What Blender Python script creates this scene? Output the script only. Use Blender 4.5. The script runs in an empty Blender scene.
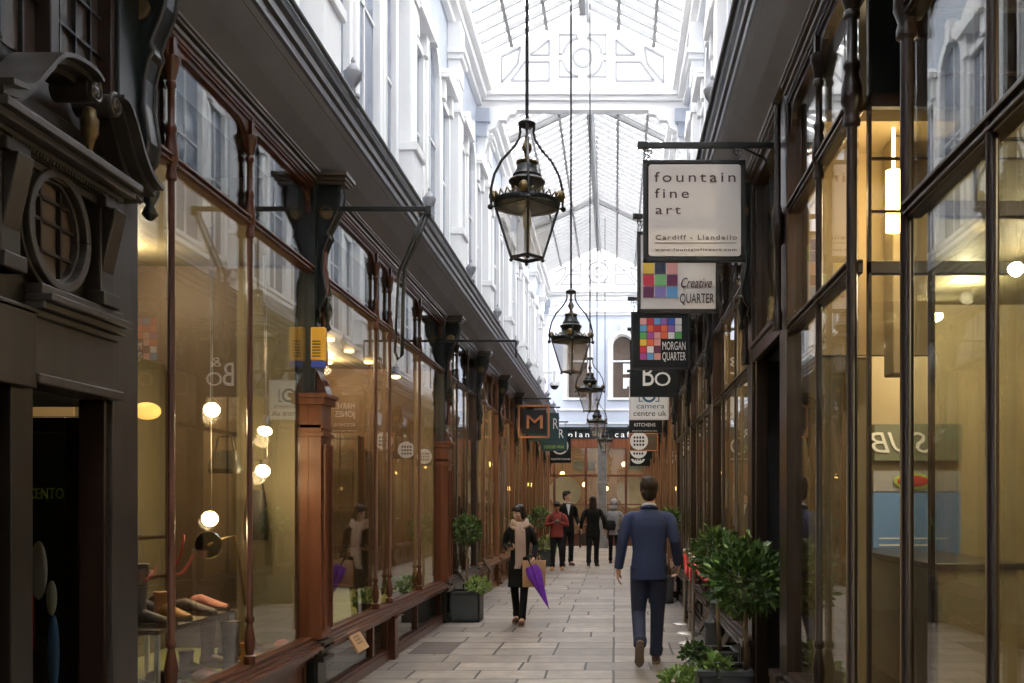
import bpy, math, random
from mathutils import Vector, Matrix
random.seed(7)
C = bpy.context.scene.collection
PI = math.pi
F = 1000.0; VX = 615.0; VY = 505.0; EYE = 1.55

def P(px, py, d):                       # a pixel of the photograph at distance d -> place
    return Vector(((px - VX) / F * d, d, EYE + (VY - py) / F * d))

# ---------------------------------------------------------------- materials
def mat(name, col, rough=0.5, metal=0.0, var=0.0, scale=6.0, bump=0.0, col2=None, stretch=(1, 1, 1), spec=0.5, emit=None, es=0.0, detail=6.0, subs=0.0):
    m = bpy.data.materials.new(name); m.use_nodes = True
    nt = m.node_tree; b = nt.nodes['Principled BSDF']
    b.inputs['Base Color'].default_value = (*col, 1)
    b.inputs['Roughness'].default_value = rough
    b.inputs['Metallic'].default_value = metal
    b.inputs['Specular IOR Level'].default_value = spec
    if emit:
        b.inputs['Emission Color'].default_value = (*emit, 1); b.inputs['Emission Strength'].default_value = es
    if var or bump or col2:
        tc = nt.nodes.new('ShaderNodeTexCoord'); mp = nt.nodes.new('ShaderNodeMapping')
        mp.inputs['Scale'].default_value = stretch
        nz = nt.nodes.new('ShaderNodeTexNoise'); nz.inputs['Scale'].default_value = scale; nz.inputs['Detail'].default_value = detail
        nt.links.new(tc.outputs['Object'], mp.inputs['Vector']); nt.links.new(mp.outputs['Vector'], nz.inputs['Vector'])
        rp = nt.nodes.new('ShaderNodeValToRGB')
        rp.color_ramp.elements[0].position = 0.3; rp.color_ramp.elements[1].position = 0.7
        c2 = col2 or tuple(min(1, c * (1 + var)) for c in col)
        c1 = col if col2 else tuple(c * (1 - var) for c in col)
        rp.color_ramp.elements[0].color = (*c1, 1); rp.color_ramp.elements[1].color = (*c2, 1)
        nt.links.new(nz.outputs['Fac'], rp.inputs['Fac']); nt.links.new(rp.outputs['Color'], b.inputs['Base Color'])
        if bump:
            bp = nt.nodes.new('ShaderNodeBump'); bp.inputs['Strength'].default_value = bump; bp.inputs['Distance'].default_value = 0.01
            nt.links.new(nz.outputs['Fac'], bp.inputs['Height']); nt.links.new(bp.outputs['Normal'], b.inputs['Normal'])
    return m

def glassmat(name, tint=(0.93, 0.95, 0.93), ior=1.5, rough=0.0, frost=0.0):
    m = bpy.data.materials.new(name); m.use_nodes = True
    nt = m.node_tree; nt.nodes.clear()
    o = nt.nodes.new('ShaderNodeOutputMaterial'); mx = nt.nodes.new('ShaderNodeMixShader')
    fr = nt.nodes.new('ShaderNodeFresnel'); fr.inputs['IOR'].default_value = ior
    tr = nt.nodes.new('ShaderNodeBsdfTransparent'); tr.inputs['Color'].default_value = (*tint, 1)
    gl = nt.nodes.new('ShaderNodeBsdfGlossy'); gl.inputs['Roughness'].default_value = rough
    geo = nt.nodes.new('ShaderNodeNewGeometry')
    iv = nt.nodes.new('ShaderNodeMath'); iv.operation = 'MULTIPLY_ADD'; iv.inputs[1].default_value = 1/ior - ior; iv.inputs[2].default_value = ior
    nt.links.new(geo.outputs['Backfacing'], iv.inputs[0]); nt.links.new(iv.outputs[0], fr.inputs['IOR'])   # same fresnel on both faces
    src = tr
    if frost:
        tl = nt.nodes.new('ShaderNodeBsdfTranslucent'); tl.inputs['Color'].default_value = (0.95, 0.97, 1, 1)
        m2 = nt.nodes.new('ShaderNodeMixShader'); m2.inputs[0].default_value = frost
        nt.links.new(tr.outputs[0], m2.inputs[1]); nt.links.new(tl.outputs[0], m2.inputs[2]); src = m2
    nt.links.new(fr.outputs[0], mx.inputs[0]); nt.links.new(src.outputs[0], mx.inputs[1]); nt.links.new(gl.outputs[0], mx.inputs[2])
    nt.links.new(mx.outputs[0], o.inputs['Surface'])
    return m

def slabmat():
    m = bpy.data.materials.new('stone slabs'); m.use_nodes = True
    nt = m.node_tree; b = nt.nodes['Principled BSDF']
    tc = nt.nodes.new('ShaderNodeTexCoord')
    nz0 = nt.nodes.new('ShaderNodeTexNoise'); nz0.inputs['Scale'].default_value = 1.3; nz0.inputs['Detail'].default_value = 2
    mixv = nt.nodes.new('ShaderNodeVectorMath'); mixv.operation = 'MULTIPLY_ADD'
    mixv.inputs[1].default_value = (0.03, 0.03, 0)
    nt.links.new(tc.outputs['Object'], nz0.inputs['Vector']); nt.links.new(nz0.outputs['Color'], mixv.inputs[0]); nt.links.new(tc.outputs['Object'], mixv.inputs[2])
    br = nt.nodes.new('ShaderNodeTexBrick')
    br.offset = 0.43; br.squash = 1.37; br.squash_frequency = 3; br.offset_frequency = 5
    br.inputs['Color1'].default_value = (0.225, 0.193, 0.168, 1); br.inputs['Color2'].default_value = (0.40, 0.347, 0.30, 1)
    br.inputs['Mortar'].default_value = (0.03, 0.026, 0.023, 1)
    br.inputs['Scale'].default_value = 1.0; br.inputs['Mortar Size'].default_value = 0.012
    br.inputs['Brick Width'].default_value = 0.62; br.inputs['Row Height'].default_value = 0.47
    nt.links.new(mixv.outputs[0], br.inputs['Vector'])
    nz = nt.nodes.new('ShaderNodeTexNoise'); nz.inputs['Scale'].default_value = 5; nz.inputs['Detail'].default_value = 8; nz.inputs['Roughness'].default_value = 0.65
    nt.links.new(tc.outputs['Object'], nz.inputs['Vector'])
    rp = nt.nodes.new('ShaderNodeValToRGB'); rp.color_ramp.elements[0].position = 0.3; rp.color_ramp.elements[0].color = (0.5, 0.48, 0.46, 1)
    rp.color_ramp.elements[1].position = 0.65; rp.color_ramp.elements[1].color = (1.05, 1.05, 1.05, 1)
    nt.links.new(nz.outputs['Fac'], rp.inputs['Fac'])
    mx = nt.nodes.new('ShaderNodeMix'); mx.data_type = 'RGBA'; mx.blend_type = 'MULTIPLY'; mx.inputs['Factor'].default_value = 1
    nt.links.new(br.outputs['Color'], mx.inputs[6]); nt.links.new(rp.outputs['Color'], mx.inputs[7]); nt.links.new(mx.outputs[2], b.inputs['Base Color'])
    b.inputs['Roughness'].default_value = 0.42
    rr = nt.nodes.new('ShaderNodeMapRange'); rr.inputs['To Min'].default_value = 0.3; rr.inputs['To Max'].default_value = 0.62
    nt.links.new(nz.outputs['Fac'], rr.inputs['Value']); nt.links.new(rr.outputs[0], b.inputs['Roughness'])
    bp = nt.nodes.new('ShaderNodeBump'); bp.inputs['Strength'].default_value = 0.5; bp.inputs['Distance'].default_value = 0.008
    bm2 = nt.nodes.new('ShaderNodeMath'); bm2.operation = 'MULTIPLY_ADD'; bm2.inputs[1].default_value = 0.35
    iv = nt.nodes.new('ShaderNodeMath'); iv.operation = 'SUBTRACT'; iv.inputs[0].default_value = 1.0
    nt.links.new(br.outputs['Fac'], iv.inputs[1]); nt.links.new(nz.outputs['Fac'], bm2.inputs[0]); nt.links.new(iv.outputs[0], bm2.inputs[2])
    nt.links.new(bm2.outputs[0], bp.inputs['Height']); nt.links.new(bp.outputs['Normal'], b.inputs['Normal'])
    return m

M = {}
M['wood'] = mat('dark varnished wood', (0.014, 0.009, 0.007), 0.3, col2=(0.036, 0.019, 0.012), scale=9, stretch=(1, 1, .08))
M['redwood'] = mat('red varnished wood', (0.05, 0.016, 0.009), 0.3, col2=(0.12, 0.038, 0.017), scale=10, stretch=(1, 1, .08))
M['casing'] = mat('red brown varnished casing', (0.09, 0.03, 0.014), 0.4, col2=(0.16, 0.055, 0.024), scale=10, stretch=(1, 1, .08), spec=.3)
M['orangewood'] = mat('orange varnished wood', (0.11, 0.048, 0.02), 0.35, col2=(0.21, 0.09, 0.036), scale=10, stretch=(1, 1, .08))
M['oldwood'] = mat('aged brown paint', (0.012, 0.0095, 0.0075), 0.36, col2=(0.026, 0.020, 0.015), scale=14, stretch=(1, 1, .2), bump=0.1)
M['greywood'] = mat('grey brown paint', (0.026, 0.022, 0.019), 0.38, col2=(0.045, 0.038, 0.033), scale=16, stretch=(1, 1, .15))
M['mould'] = mat('bronze painted moulding', (0.075, 0.058, 0.042), 0.3, col2=(0.13, 0.10, 0.072), scale=5)
M['soffit'] = mat('charcoal canopy panel', (0.20, 0.198, 0.205), 0.5, col2=(0.235, 0.232, 0.24), scale=3)
M['fascia'] = mat('dark umber gutter', (0.016, 0.013, 0.012), 0.35, col2=(0.035, 0.028, 0.025), scale=8)
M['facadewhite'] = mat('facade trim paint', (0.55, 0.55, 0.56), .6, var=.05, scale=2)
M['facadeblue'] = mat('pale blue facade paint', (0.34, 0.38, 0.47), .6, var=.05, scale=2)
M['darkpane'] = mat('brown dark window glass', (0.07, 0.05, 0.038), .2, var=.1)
M['pillarstone'] = mat('weathered pale stone', (0.22, 0.21, 0.20), .7, var=.25, scale=5)
M['iron'] = mat('black iron', (0.013, 0.014, 0.015), 0.35, metal=0.0)
M['greeniron'] = mat('black green ironwork', (0.006, 0.009, 0.009), 0.3, col2=(0.010, 0.015, 0.014), scale=12)
M['brass'] = mat('old brass', (0.16, 0.11, 0.045), 0.42, metal=0.6, var=0.3, scale=20)
M['steel'] = mat('brushed steel', (0.45, 0.4, 0.35), 0.3, metal=0.9)
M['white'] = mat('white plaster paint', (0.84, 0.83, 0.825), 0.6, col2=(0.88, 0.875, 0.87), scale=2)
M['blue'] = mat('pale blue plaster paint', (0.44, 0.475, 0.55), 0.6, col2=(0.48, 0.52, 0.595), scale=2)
M['greyline'] = mat('pale grey paint', (0.34, 0.345, 0.37), 0.6, var=.05)
M['rafter'] = mat('pale grey glazing bar paint', (0.24, 0.24, 0.245), 0.6, var=.05)
M['stone'] = slabmat()
M['glass'] = glassmat('shop glass', ior=1.8)
M['roofglass'] = glassmat('roof glass', (0.97, 0.98, 0.99), ior=1.2, rough=0.2, frost=0.25)
M['lampglass'] = glassmat('lantern glass', (0.96, 0.96, 0.96), ior=1.5, frost=.14)
M['winglass'] = mat('dim window glass', (0.22, 0.25, 0.32), 0.1)
M['cream'] = mat('cream plaster', (0.40, 0.31, 0.18), 0.7, col2=(0.46, 0.37, 0.22), scale=3)
M['brownwall'] = mat('brown shop wall', (0.085, 0.055, 0.034), 0.6, col2=(0.12, 0.08, 0.05), scale=3)
M['warmbrown'] = mat('warm brown shop wall', (0.16, 0.095, 0.05), 0.6, col2=(0.21, 0.13, 0.07), scale=3)
M['olive'] = mat('olive cream panel', (0.19, 0.165, 0.10), 0.6, col2=(0.23, 0.195, 0.12), scale=3)
M['lime'] = mat('pale lime baize', (0.36, 0.38, 0.13), 0.8, col2=(0.42, 0.43, 0.17), scale=12)
M['carpet'] = mat('shop floor boards', (0.2, 0.14, 0.09), 0.5, var=.2, scale=4)
M['black'] = mat('matt black', (0.012, 0.012, 0.013), 0.6)
M['board'] = mat('charcoal sign board', (0.009, 0.011, 0.012), 0.5, spec=.25, var=.1)
M['cardwhite'] = mat('off white sign paint', (0.66, 0.61, 0.585), 0.5, col2=(0.72, 0.67, 0.64), scale=2)
M['brightwhite'] = mat('white lettering', (0.8, 0.8, 0.78), 0.5)
M['maroon'] = mat('dark maroon lettering', (0.08, 0.035, 0.04), 0.5)
M['navytext'] = mat('dark blue lettering', (0.04, 0.13, 0.22), 0.5)
M['orangepaint'] = mat('orange copper paint', (0.55, 0.2, 0.07), 0.45)
M['planter'] = mat('slate grey planter', (0.045, 0.05, 0.052), 0.55, col2=(0.06, 0.065, 0.067), scale=9)
M['soil'] = mat('soil', (0.03, 0.02, 0.012), 0.9, bump=0.6, scale=40, var=.4)
M['leaf'] = mat('bay leaves', (0.028, 0.075, 0.014), 0.35, col2=(0.09, 0.17, 0.035), scale=9)
M['leaflight'] = mat('young leaves', (0.14, 0.24, 0.05), 0.4, col2=(0.26, 0.38, 0.10), scale=12)
M['bark'] = mat('bark', (0.16, 0.11, 0.06), 0.8, col2=(0.22, 0.16, 0.09), scale=20, bump=.4)
M['skin'] = mat('skin', (0.50, 0.30, 0.21), 0.5, var=.06)
M['skin2'] = mat('brown skin', (0.30, 0.16, 0.10), 0.5, var=.06)
M['navy'] = mat('navy wool suit', (0.015, 0.025, 0.072), 0.75, col2=(0.022, 0.036, 0.098), scale=60)
M['navydark'] = mat('navy suit trousers', (0.011, 0.017, 0.042), 0.75, col2=(0.017, 0.025, 0.06), scale=60)
M['coat'] = mat('black wool', (0.006, 0.0065, 0.0065), 0.9, col2=(0.011, 0.0115, 0.011), scale=50, spec=.2)
M['darktrouser'] = mat('charcoal trousers', (0.012, 0.0125, 0.015), 0.85, var=.2, scale=30, spec=.2)
M['hairbrown'] = mat('dark brown hair', (0.012, 0.007, 0.004), 0.55, col2=(0.032, 0.018, 0.011), scale=60, stretch=(1, 1, .2), bump=.6, spec=.3)
M['hairblack'] = mat('black hair', (0.008, 0.005, 0.005), 0.5, col2=(0.022, 0.012, 0.011), scale=60, stretch=(1, 1, .2), bump=.5, spec=.3)
M['redhood'] = mat('brick red cotton', (0.22, 0.03, 0.025), 0.85, col2=(0.28, 0.045, 0.035), scale=40)
M['greyhood'] = mat('heather grey cotton', (0.26, 0.26, 0.29), 0.85, col2=(0.34, 0.34, 0.37), scale=40)
M['scarf'] = mat('beige pink scarf', (0.30, 0.20, 0.15), 0.85, col2=(0.46, 0.34, 0.27), scale=8, stretch=(1, 1, .3))
M['tanboot'] = mat('tan suede', (0.42, 0.20, 0.05), 0.7)
M['brownleather'] = mat('brown leather', (0.05, 0.018, 0.012), 0.4, col2=(0.08, 0.03, 0.02), scale=20)
M['sole'] = mat('tan rubber sole', (0.19, 0.14, 0.10), 0.7, var=.15)
M['paper'] = mat('kraft paper', (0.42, 0.24, 0.12), 0.75, col2=(0.48, 0.29, 0.15), scale=7)
M['purple'] = mat('purple nylon', (0.13, 0.022, 0.33), 0.45, col2=(0.19, 0.035, 0.45), scale=10)
M['shirt'] = mat('pale shirt', (0.6, 0.62, 0.66), 0.6)
M['redrope'] = mat('red velvet', (0.5, 0.02, 0.02), 0.7)
M['yellow'] = mat('yellow plastic', (0.75, 0.40, 0.03), 0.45)
M['bluepl'] = mat('blue plastic', (0.03, 0.06, 0.35), 0.45)
M['hoarding'] = mat('sky blue hoarding', (0.10, 0.24, 0.58), 0.5, col2=(0.13, 0.28, 0.62), scale=3)
M['greenfascia'] = mat('dull green fascia', (0.16, 0.17, 0.11), 0.5)
M['limetext'] = mat('lime lettering', (0.35, 0.5, 0.08), 0.5)
M['bulb'] = mat('lit bulb', (1, .8, .4), .4, emit=(1.0, 0.72, 0.33), es=16)
M['dimbulb'] = mat('lit warm shade', (1, .75, .35), .4, emit=(1.0, 0.58, 0.18), es=3)
M['amberlamp'] = mat('dim amber shade', (1, .6, .2), .5, emit=(1.0, 0.50, 0.12), es=.45)
M['tube'] = mat('lit amber tube', (1, .8, .5), .4, emit=(1.0, 0.7, 0.3), es=3.5)
M['mantle'] = mat('lamp mantle', (0.75, 0.75, 0.75), .5)
M['tealboard'] = mat('dark teal board', (0.015, 0.05, 0.055), .5)
M['greyshoe'] = mat('grey suede', (0.11, 0.085, 0.075), .7, var=.2, scale=20)
M['pink'] = mat('pink suede', (0.42, 0.16, 0.13), .6)
M['mirror'] = mat('mirror', (.8, .8, .8), .05, metal=1)

# ---------------------------------------------------------------- mesh builder
class MB:
    def __init__(s): s.v = []; s.f = []
    def add(s, vs, fs):
        o = len(s.v); s.v += [Vector(v) for v in vs]; s.f += [tuple(i + o for i in f) for f in fs]; return s
    def box(s, x0, x1, y0, y1, z0, z1):
        if x0 > x1: x0, x1 = x1, x0
        if y0 > y1: y0, y1 = y1, y0
        if z0 > z1: z0, z1 = z1, z0
        return s.add([(x0,y0,z0),(x1,y0,z0),(x1,y1,z0),(x0,y1,z0),(x0,y0,z1),(x1,y0,z1),(x1,y1,z1),(x0,y1,z1)],
                     [(3,2,1,0),(4,5,6,7),(0,1,5,4),(1,2,6,5),(2,3,7,6),(3,0,4,7)])
    def obox(s, c, size, rot):
        h = Vector(size) / 2; c = Vector(c)
        vs = [c + rot @ Vector((sx*h.x, sy*h.y, sz*h.z)) for sx,sy,sz in ((-1,-1,-1),(1,-1,-1),(1,1,-1),(-1,1,-1),(-1,-1,1),(1,-1,1),(1,1,1),(-1,1,1))]
        return s.add(vs, [(3,2,1,0),(4,5,6,7),(0,1,5,4),(1,2,6,5),(2,3,7,6),(3,0,4,7)])
    def beam(s, a, b, w, h, up=(0,0,1)):
        a = Vector(a); b = Vector(b); d = (b - a); L = d.length; d.normalize()
        u = Vector(up); x = d.cross(u)
        if x.length < 1e-5: x = d.cross(Vector((1,0,0)))
        x.normalize(); z = x.cross(d)
        R = Matrix((x, d, z)).transposed()
        return s.obox((a + b) / 2, (w, L, h), R)
    def tube(s, pts, r, n=8, cap=True, squash=None):
        pts = [Vector(p) for p in pts]; m = len(pts)
        rs = r if isinstance(r, (list, tuple)) else [r] * m
        vs = []; fs = []; px = None
        for i, p in enumerate(pts):
            d = (pts[min(i+1, m-1)] - pts[max(i-1, 0)])
            if d.length < 1e-9: d = Vector((0,0,1))
            d.normalize()
            if px is None:
                px = d.cross(Vector((0,1,0)))
                if px.length < .1: px = d.cross(Vector((1,0,0)))
            px = (px - d * px.dot(d)).normalized(); py = d.cross(px)
            for k in range(n):
                a = 2*PI*k/n; vs.append(p + (px*math.cos(a) + py*math.sin(a)) * rs[i])
        for i in range(m-1):
            for k in range(n):
                a = i*n+k; b = i*n+(k+1)%n; fs.append((a, b, b+n, a+n))
        if cap: fs.append(tuple(range(n-1, -1, -1))); fs.append(tuple(range((m-1)*n, m*n)))
        return s.add(vs, fs)
    def lathe(s, c, prof, n=12, axis='Z', sx=1, sy=1, rot=0):
        c = Vector(c); vs = []; fs = []
        for r, z in prof:
            for k in range(n):
                a = 2*PI*k/n + rot; q = (r*math.cos(a)*sx, r*math.sin(a)*sy, z)
                if axis == 'Y': q = (q[0], q[2], q[1])
                if axis == 'X': q = (q[2], q[0], q[1])
                vs.append(c + Vector(q))
        m = len(prof)
        for i in range(m-1):
            for k in range(n):
                a = i*n+k; b = i*n+(k+1)%n; fs.append((a, b, b+n, a+n))
        fs.append(tuple(range(n-1, -1, -1))); fs.append(tuple(range((m-1)*n, m*n)))
        return s.add(vs, fs)
    def loft(s, rings, n=16, power=2.3):     # rings: (center, rx, ry)
        vs = []; fs = []
        for c, rx, ry in rings:
            for k in range(n):
                a = 2*PI*k/n; ca, sa = math.cos(a), math.sin(a)
                vs.append(Vector(c) + Vector((rx*math.copysign(abs(ca)**(2/power), ca), ry*math.copysign(abs(sa)**(2/power), sa), 0)))
        m = len(rings)
        for i in range(m-1):
            for k in range(n):
                a = i*n+k; b = i*n+(k+1)%n; fs.append((a, b, b+n, a+n))
        fs.append(tuple(range(n-1, -1, -1))); fs.append(tuple(range((m-1)*n, m*n)))
        return s.add(vs, fs)
    def ell(s, c, r, rot=None, n=14, m=8):
        c = Vector(c); r = (r, r, r) if not isinstance(r, (tuple, list)) else r
        R = rot or Matrix.Identity(3); vs = [c + R @ Vector((0,0,-r[2]))]; fs = []
        for i in range(1, m):
            t = -PI/2 + PI*i/m
            for k in range(n):
                a = 2*PI*k/n; vs.append(c + R @ Vector((r[0]*math.cos(t)*math.cos(a), r[1]*math.cos(t)*math.sin(a), r[2]*math.sin(t))))
        vs.append(c + R @ Vector((0,0,r[2])))
        for k in range(n): fs.append((0, 1+(k+1)%n, 1+k))
        for i in range(m-2):
            for k in range(n):
                a = 1+i*n+k; b = 1+i*n+(k+1)%n; fs.append((a, b, b+n, a+n))
        l = len(vs)-1; o = 1+(m-2)*n
        for k in range(n): fs.append((l, o+k, o+(k+1)%n))
        return s.add(vs, fs)
    def prism(s, poly, axis, t0, t1):         # poly in the two other axes (in order x,y,z)
        def q(a, b, t):
            return {'X': (t, a, b), 'Y': (a, t, b), 'Z': (a, b, t)}[axis]
        n = len(poly); vs = [q(a, b, t0) for a, b in poly] + [q(a, b, t1) for a, b in poly]
        fs = [tuple(range(n-1, -1, -1)), tuple(range(n, 2*n))] + [(i, (i+1) % n, (i+1) % n + n, i+n) for i in range(n)]
        return s.add(vs, fs)
    def band(s, outer, inner, axis, t0, t1):  # open strip between two equal-length outlines
        def q(p, t):
            a, b = p; return {'X': (t, a, b), 'Y': (a, t, b), 'Z': (a, b, t)}[axis]
        n = len(outer)
        vs = [q(p, t0) for p in outer] + [q(p, t0) for p in inner] + [q(p, t1) for p in outer] + [q(p, t1) for p in inner]
        fs = []
        for i in range(n-1):
            fs += [(i, i+1, n+i+1, n+i), (2*n+i, 3*n+i, 3*n+i+1, 2*n+i+1), (i, 2*n+i, 2*n+i+1, i+1), (n+i, n+i+1, 3*n+i+1, 3*n+i)]
        fs += [(0, n, 3*n, 2*n), (n-1, 3*n-1, 4*n-1, 2*n-1)]
        return s.add(vs, fs)
    def build(s, name, m, parent=None, smooth=False, bevel=0.0, remesh=0.0, kind=None, label=None, smoothit=0):
        off = ORI.get(parent.name, Vector((0,0,0))) if parent else Vector((0,0,0))
        me = bpy.data.meshes.new(name)
        me.from_pydata([v - off for v in s.v], [], s.f); me.update()
        import bmesh
        b = bmesh.new(); b.from_mesh(me); bmesh.ops.recalc_face_normals(b, faces=b.faces); b.to_mesh(me); b.free()
        me.materials.append(m)
        o = bpy.data.objects.new(name, me); C.objects.link(o)
        if parent: o.parent = parent
        ORI[o.name] = off
        if remesh:
            r = o.modifiers.new('r', 'REMESH'); r.mode = 'VOXEL'; r.voxel_size = remesh; r.use_smooth_shade = True
            if smoothit:
                sm = o.modifiers.new('s', 'SMOOTH'); sm.iterations = smoothit; sm.factor = .5
        if smooth:
            me.shade_smooth()
            if smooth == 'auto':
                try: me.set_sharp_from_angle(angle=math.radians(40))
                except Exception: pass
        if bevel:
            bv = o.modifiers.new('b', 'BEVEL'); bv.width = bevel; bv.segments = 2; bv.limit_method = 'ANGLE'
        if kind: o['kind'] = kind
        if label: o['label'] = label
        return o
ORI = {}

def thing(name, label, cat, loc, group=None, kind=None):
    o = bpy.data.objects.new(name, None); C.objects.link(o); o.location = loc; o.empty_display_size = .1
    ORI[o.name] = Vector(loc)
    if label: o['label'] = label
    if cat: o['category'] = cat
    if group: o['group'] = group
    if kind: o['kind'] = kind
    return o
def tag(o, label, cat, group=None):
    o['label'] = label; o['category'] = cat
    if group: o['group'] = group
    return o
def struct(o): o['kind'] = 'structure'; return o
def copy_tree(o, parent=None, loc=None):
    c = o.copy(); C.objects.link(c)
    if parent: c.parent = parent
    if loc is not None: c.location = loc
    for ch in list(o.children): copy_tree(ch, c)
    return c
def text(s, x, z, y, size, m, parent, width=None, name='lettering', mirror=False, ext=0.002, align='LEFT', spacing=1.0, rotz=0.0, shear=0.0):
    cu = bpy.data.curves.new(name, 'FONT'); cu.body = s; cu.size = size; cu.extrude = ext; cu.align_x = align; cu.space_character = spacing; cu.shear = shear
    cu.resolution_u = 3
    cu.materials.append(m)
    tmp = bpy.data.objects.new(name, cu); C.objects.link(tmp); bpy.context.view_layer.update()
    me = bpy.data.meshes.new_from_object(tmp.evaluated_get(bpy.context.evaluated_depsgraph_get()))
    bpy.data.objects.remove(tmp); me.name = name
    o = bpy.data.objects.new(name, me); C.objects.link(o)
    off = ORI.get(parent.name, Vector((0,0,0)))
    o.parent = parent; o.location = Vector((x, y, z)) - off; o.rotation_euler = (PI/2, 0, rotz)
    k = 1.0
    if width:
        w = max(v.co.x for v in me.vertices) - min(v.co.x for v in me.vertices)
        if w > 1e-6: k = width / w
    o.scale = (-k if mirror else k, 1, 1)
    return o

# ================================================================= the setting
XL, XR = -2.28, 1.06
YE = 36.0
flo = struct(MB().box(-9, 9, -6, 44, -0.1, 0).build('floor', M['stone']))

# ---- upper walls
UL, UR = -2.56, 1.36
def arc(cx, cy, r, a0, a1, n=14):
    return [(cx + r*math.cos(math.radians(a0 + (a1-a0)*i/n)), cy + r*math.sin(math.radians(a0 + (a1-a0)*i/n))) for i in range(n+1)]
PIL = [-6.1 + 3.6*i for i in range(12)]     # pilaster centres
wn = [0]
def upper(side):
    X = UL if side == 'left' else UR; s = 1 if side == 'left' else -1     # s points into the aisle
    w = MB().box(X, X - s*0.35, -6, YE, 4.3, 9.8)
    wall = struct(w.build('wall_' + side, M['blue']))
    t = MB()
    # cornices and string courses
    for (p, z0, z1) in ((.06, 4.98, 5.04), (.13, 5.04, 5.10), (.05, 5.10, 5.16), (.10, 8.95, 9.05), (.2, 9.05, 9.18), (.3, 9.18, 9.32), (.16, 9.32, 9.8)):
        t.box(X, X + s*p, -6, YE, z0, z1)
    for y in PIL:
        t.box(X, X + s*.22, y-.25, y+.25, 5.16, 5.68); t.box(X, X + s*.26, y-.28, y+.28, 5.68, 5.78)
        t.box(X, X + s*.17, y-.19, y+.19, 5.78, 8.05)
        t.box(X, X + s*.20, y-.22, y+.22, 7.55, 7.62); t.box(X, X + s*.19, y-.21, y+.21, 8.05, 8.36)
        t.box(X, X + s*.24, y-.25, y+.25, 8.36, 8.44); t.box(X, X + s*.28, y-.28, y+.28, 8.44, 8.52)
        t.box(X, X + s*.2, y-.21, y+.21, 8.52, 8.95)
        # corbel under the string course
        t.box(X, X + s*.18, y-.16, y+.16, 4.85, 5.0); t.box(X, X + s*.12, y-.12, y+.12, 4.78, 5.0); t.box(X, X + s*.07, y-.08, y+.08, 4.62, 4.78)
    t.build('moulding', M['white'], wall, bevel=.008)
    for y in PIL[:-1]:
        yc = y + 1.8
        for k, (c, hw, zb, zt, arched) in enumerate(((yc-1.0, .26, 5.25, 7.35, False), (yc, .42, 5.25, 7.9, True), (yc+1.0, .26, 5.25, 7.35, False))):
            wn[0] += 1
            wf = MB()
            if arched:
                o1 = [(c-hw-.14, zb)] + arc(c, zt-hw, hw+.14, 180, 0) + [(c+hw+.14, zb)]
                i1 = [(c-hw, zb)] + arc(c, zt-hw, hw, 180, 0) + [(c+hw, zb)]
                wf.band(o1, i1, 'X', X, X + s*.09)
                o1 = [(c-hw-.22, zb)] + arc(c, zt-hw, hw+.22, 180, 0) + [(c+hw+.22, zb)]
                i1 = [(c-hw-.14, zb)] + arc(c, zt-hw, hw+.14, 180, 0) + [(c+hw+.14, zb)]
                wf.band(o1, i1, 'X', X, X + s*.05)
                wf.box(X, X + s*.13, c-.08, c+.08, zt-.05, zt+.28)
                pane = [(c-hw, zb)] + arc(c, zt-hw, hw, 180, 0) + [(c+hw, zb)]
            else:
                wf.box(X, X + s*.08, c-hw-.11, c-hw, zb, zt); wf.box(X, X + s*.08, c+hw, c+hw+.11, zb, zt)
                wf.box(X, X + s*.08, c-hw-.11, c+hw+.11, zt, zt+.1)
                wf.box(X, X + s*.13, c-hw-.14, c-hw+.02, zt+.02, zt+.3); wf.box(X, X + s*.13, c+hw-.02, c+hw+.14, zt+.02, zt+.3)
                wf.box(X, X + s*.2, c-hw-.2, c+hw+.2, zt+.3, zt+.36)
                wf.prism([(c-hw-.22, zt+.36), (c+hw+.22, zt+.36), (c, zt+.62)], 'X', X, X + s*.2)
                pane = [(c-hw, zb), (c+hw, zb), (c+hw, zt), (c-hw, zt)]
            wf.box(X, X + s*.07, c-hw-.13, c+hw+.13, zb-.06, zb)
            wo = struct(wf.build('window_%d' % wn[0], M['white'], bevel=.006))
            MB().prism(pane, 'X', X + s*.004, X + s*.012).build('pane', M['winglass'], wo)
            b = MB(); b.box(X, X + s*.03, c-.015, c+.015, zb, zt-.03); b.box(X, X + s*.03, c-hw, c+hw, (zb+zt)/2, (zb+zt)/2+.03)
            b.build('sash', M['white'], wo)
upper('left'); upper('right')

# ---- roof
CX = (UL + UR) / 2; EZ, RZ = 9.78, 10.75
cei = MB()
y = -6.0; i = 0
while y < YE:
    for sx in (UL, UR):
        cei.beam((sx, y, EZ), (CX, y, RZ), .045, .09)
    y += .38; i += 1
for t in (.33, .66):
    for sx in (UL, UR):
        cei.beam((sx + (CX-sx)*t, -6, EZ + (RZ-EZ)*t - .05), (sx + (CX-sx)*t, YE, EZ + (RZ-EZ)*t - .05), .06, .06)
cei.box(CX-.06, CX+.06, -6, YE, RZ-.14, RZ+.06)
for sx in (UL, UR): cei.box(sx-.12, sx+.12, -6, YE, EZ-.1, EZ+.04)
for yy in PIL[::2]:
    if abs(yy - 19.1) < 1: continue
    for sx, s in ((UL, 1), (UR, -1)):
        cei.beam((sx, yy, EZ-.02), (CX, yy, RZ-.06), .12, .14)
ceiling = struct(cei.build('ceiling', M['rafter']))
g = MB()
for sx in (UL, UR):
    a = (sx, EZ+.05); b = (CX, RZ+.05)
    g.prism([a, b, (b[0], b[1]+.008), (a[0], a[1]+.008)], 'Y', -6, YE)
g.build('roof_glass', M['roofglass'], ceiling)
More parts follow.
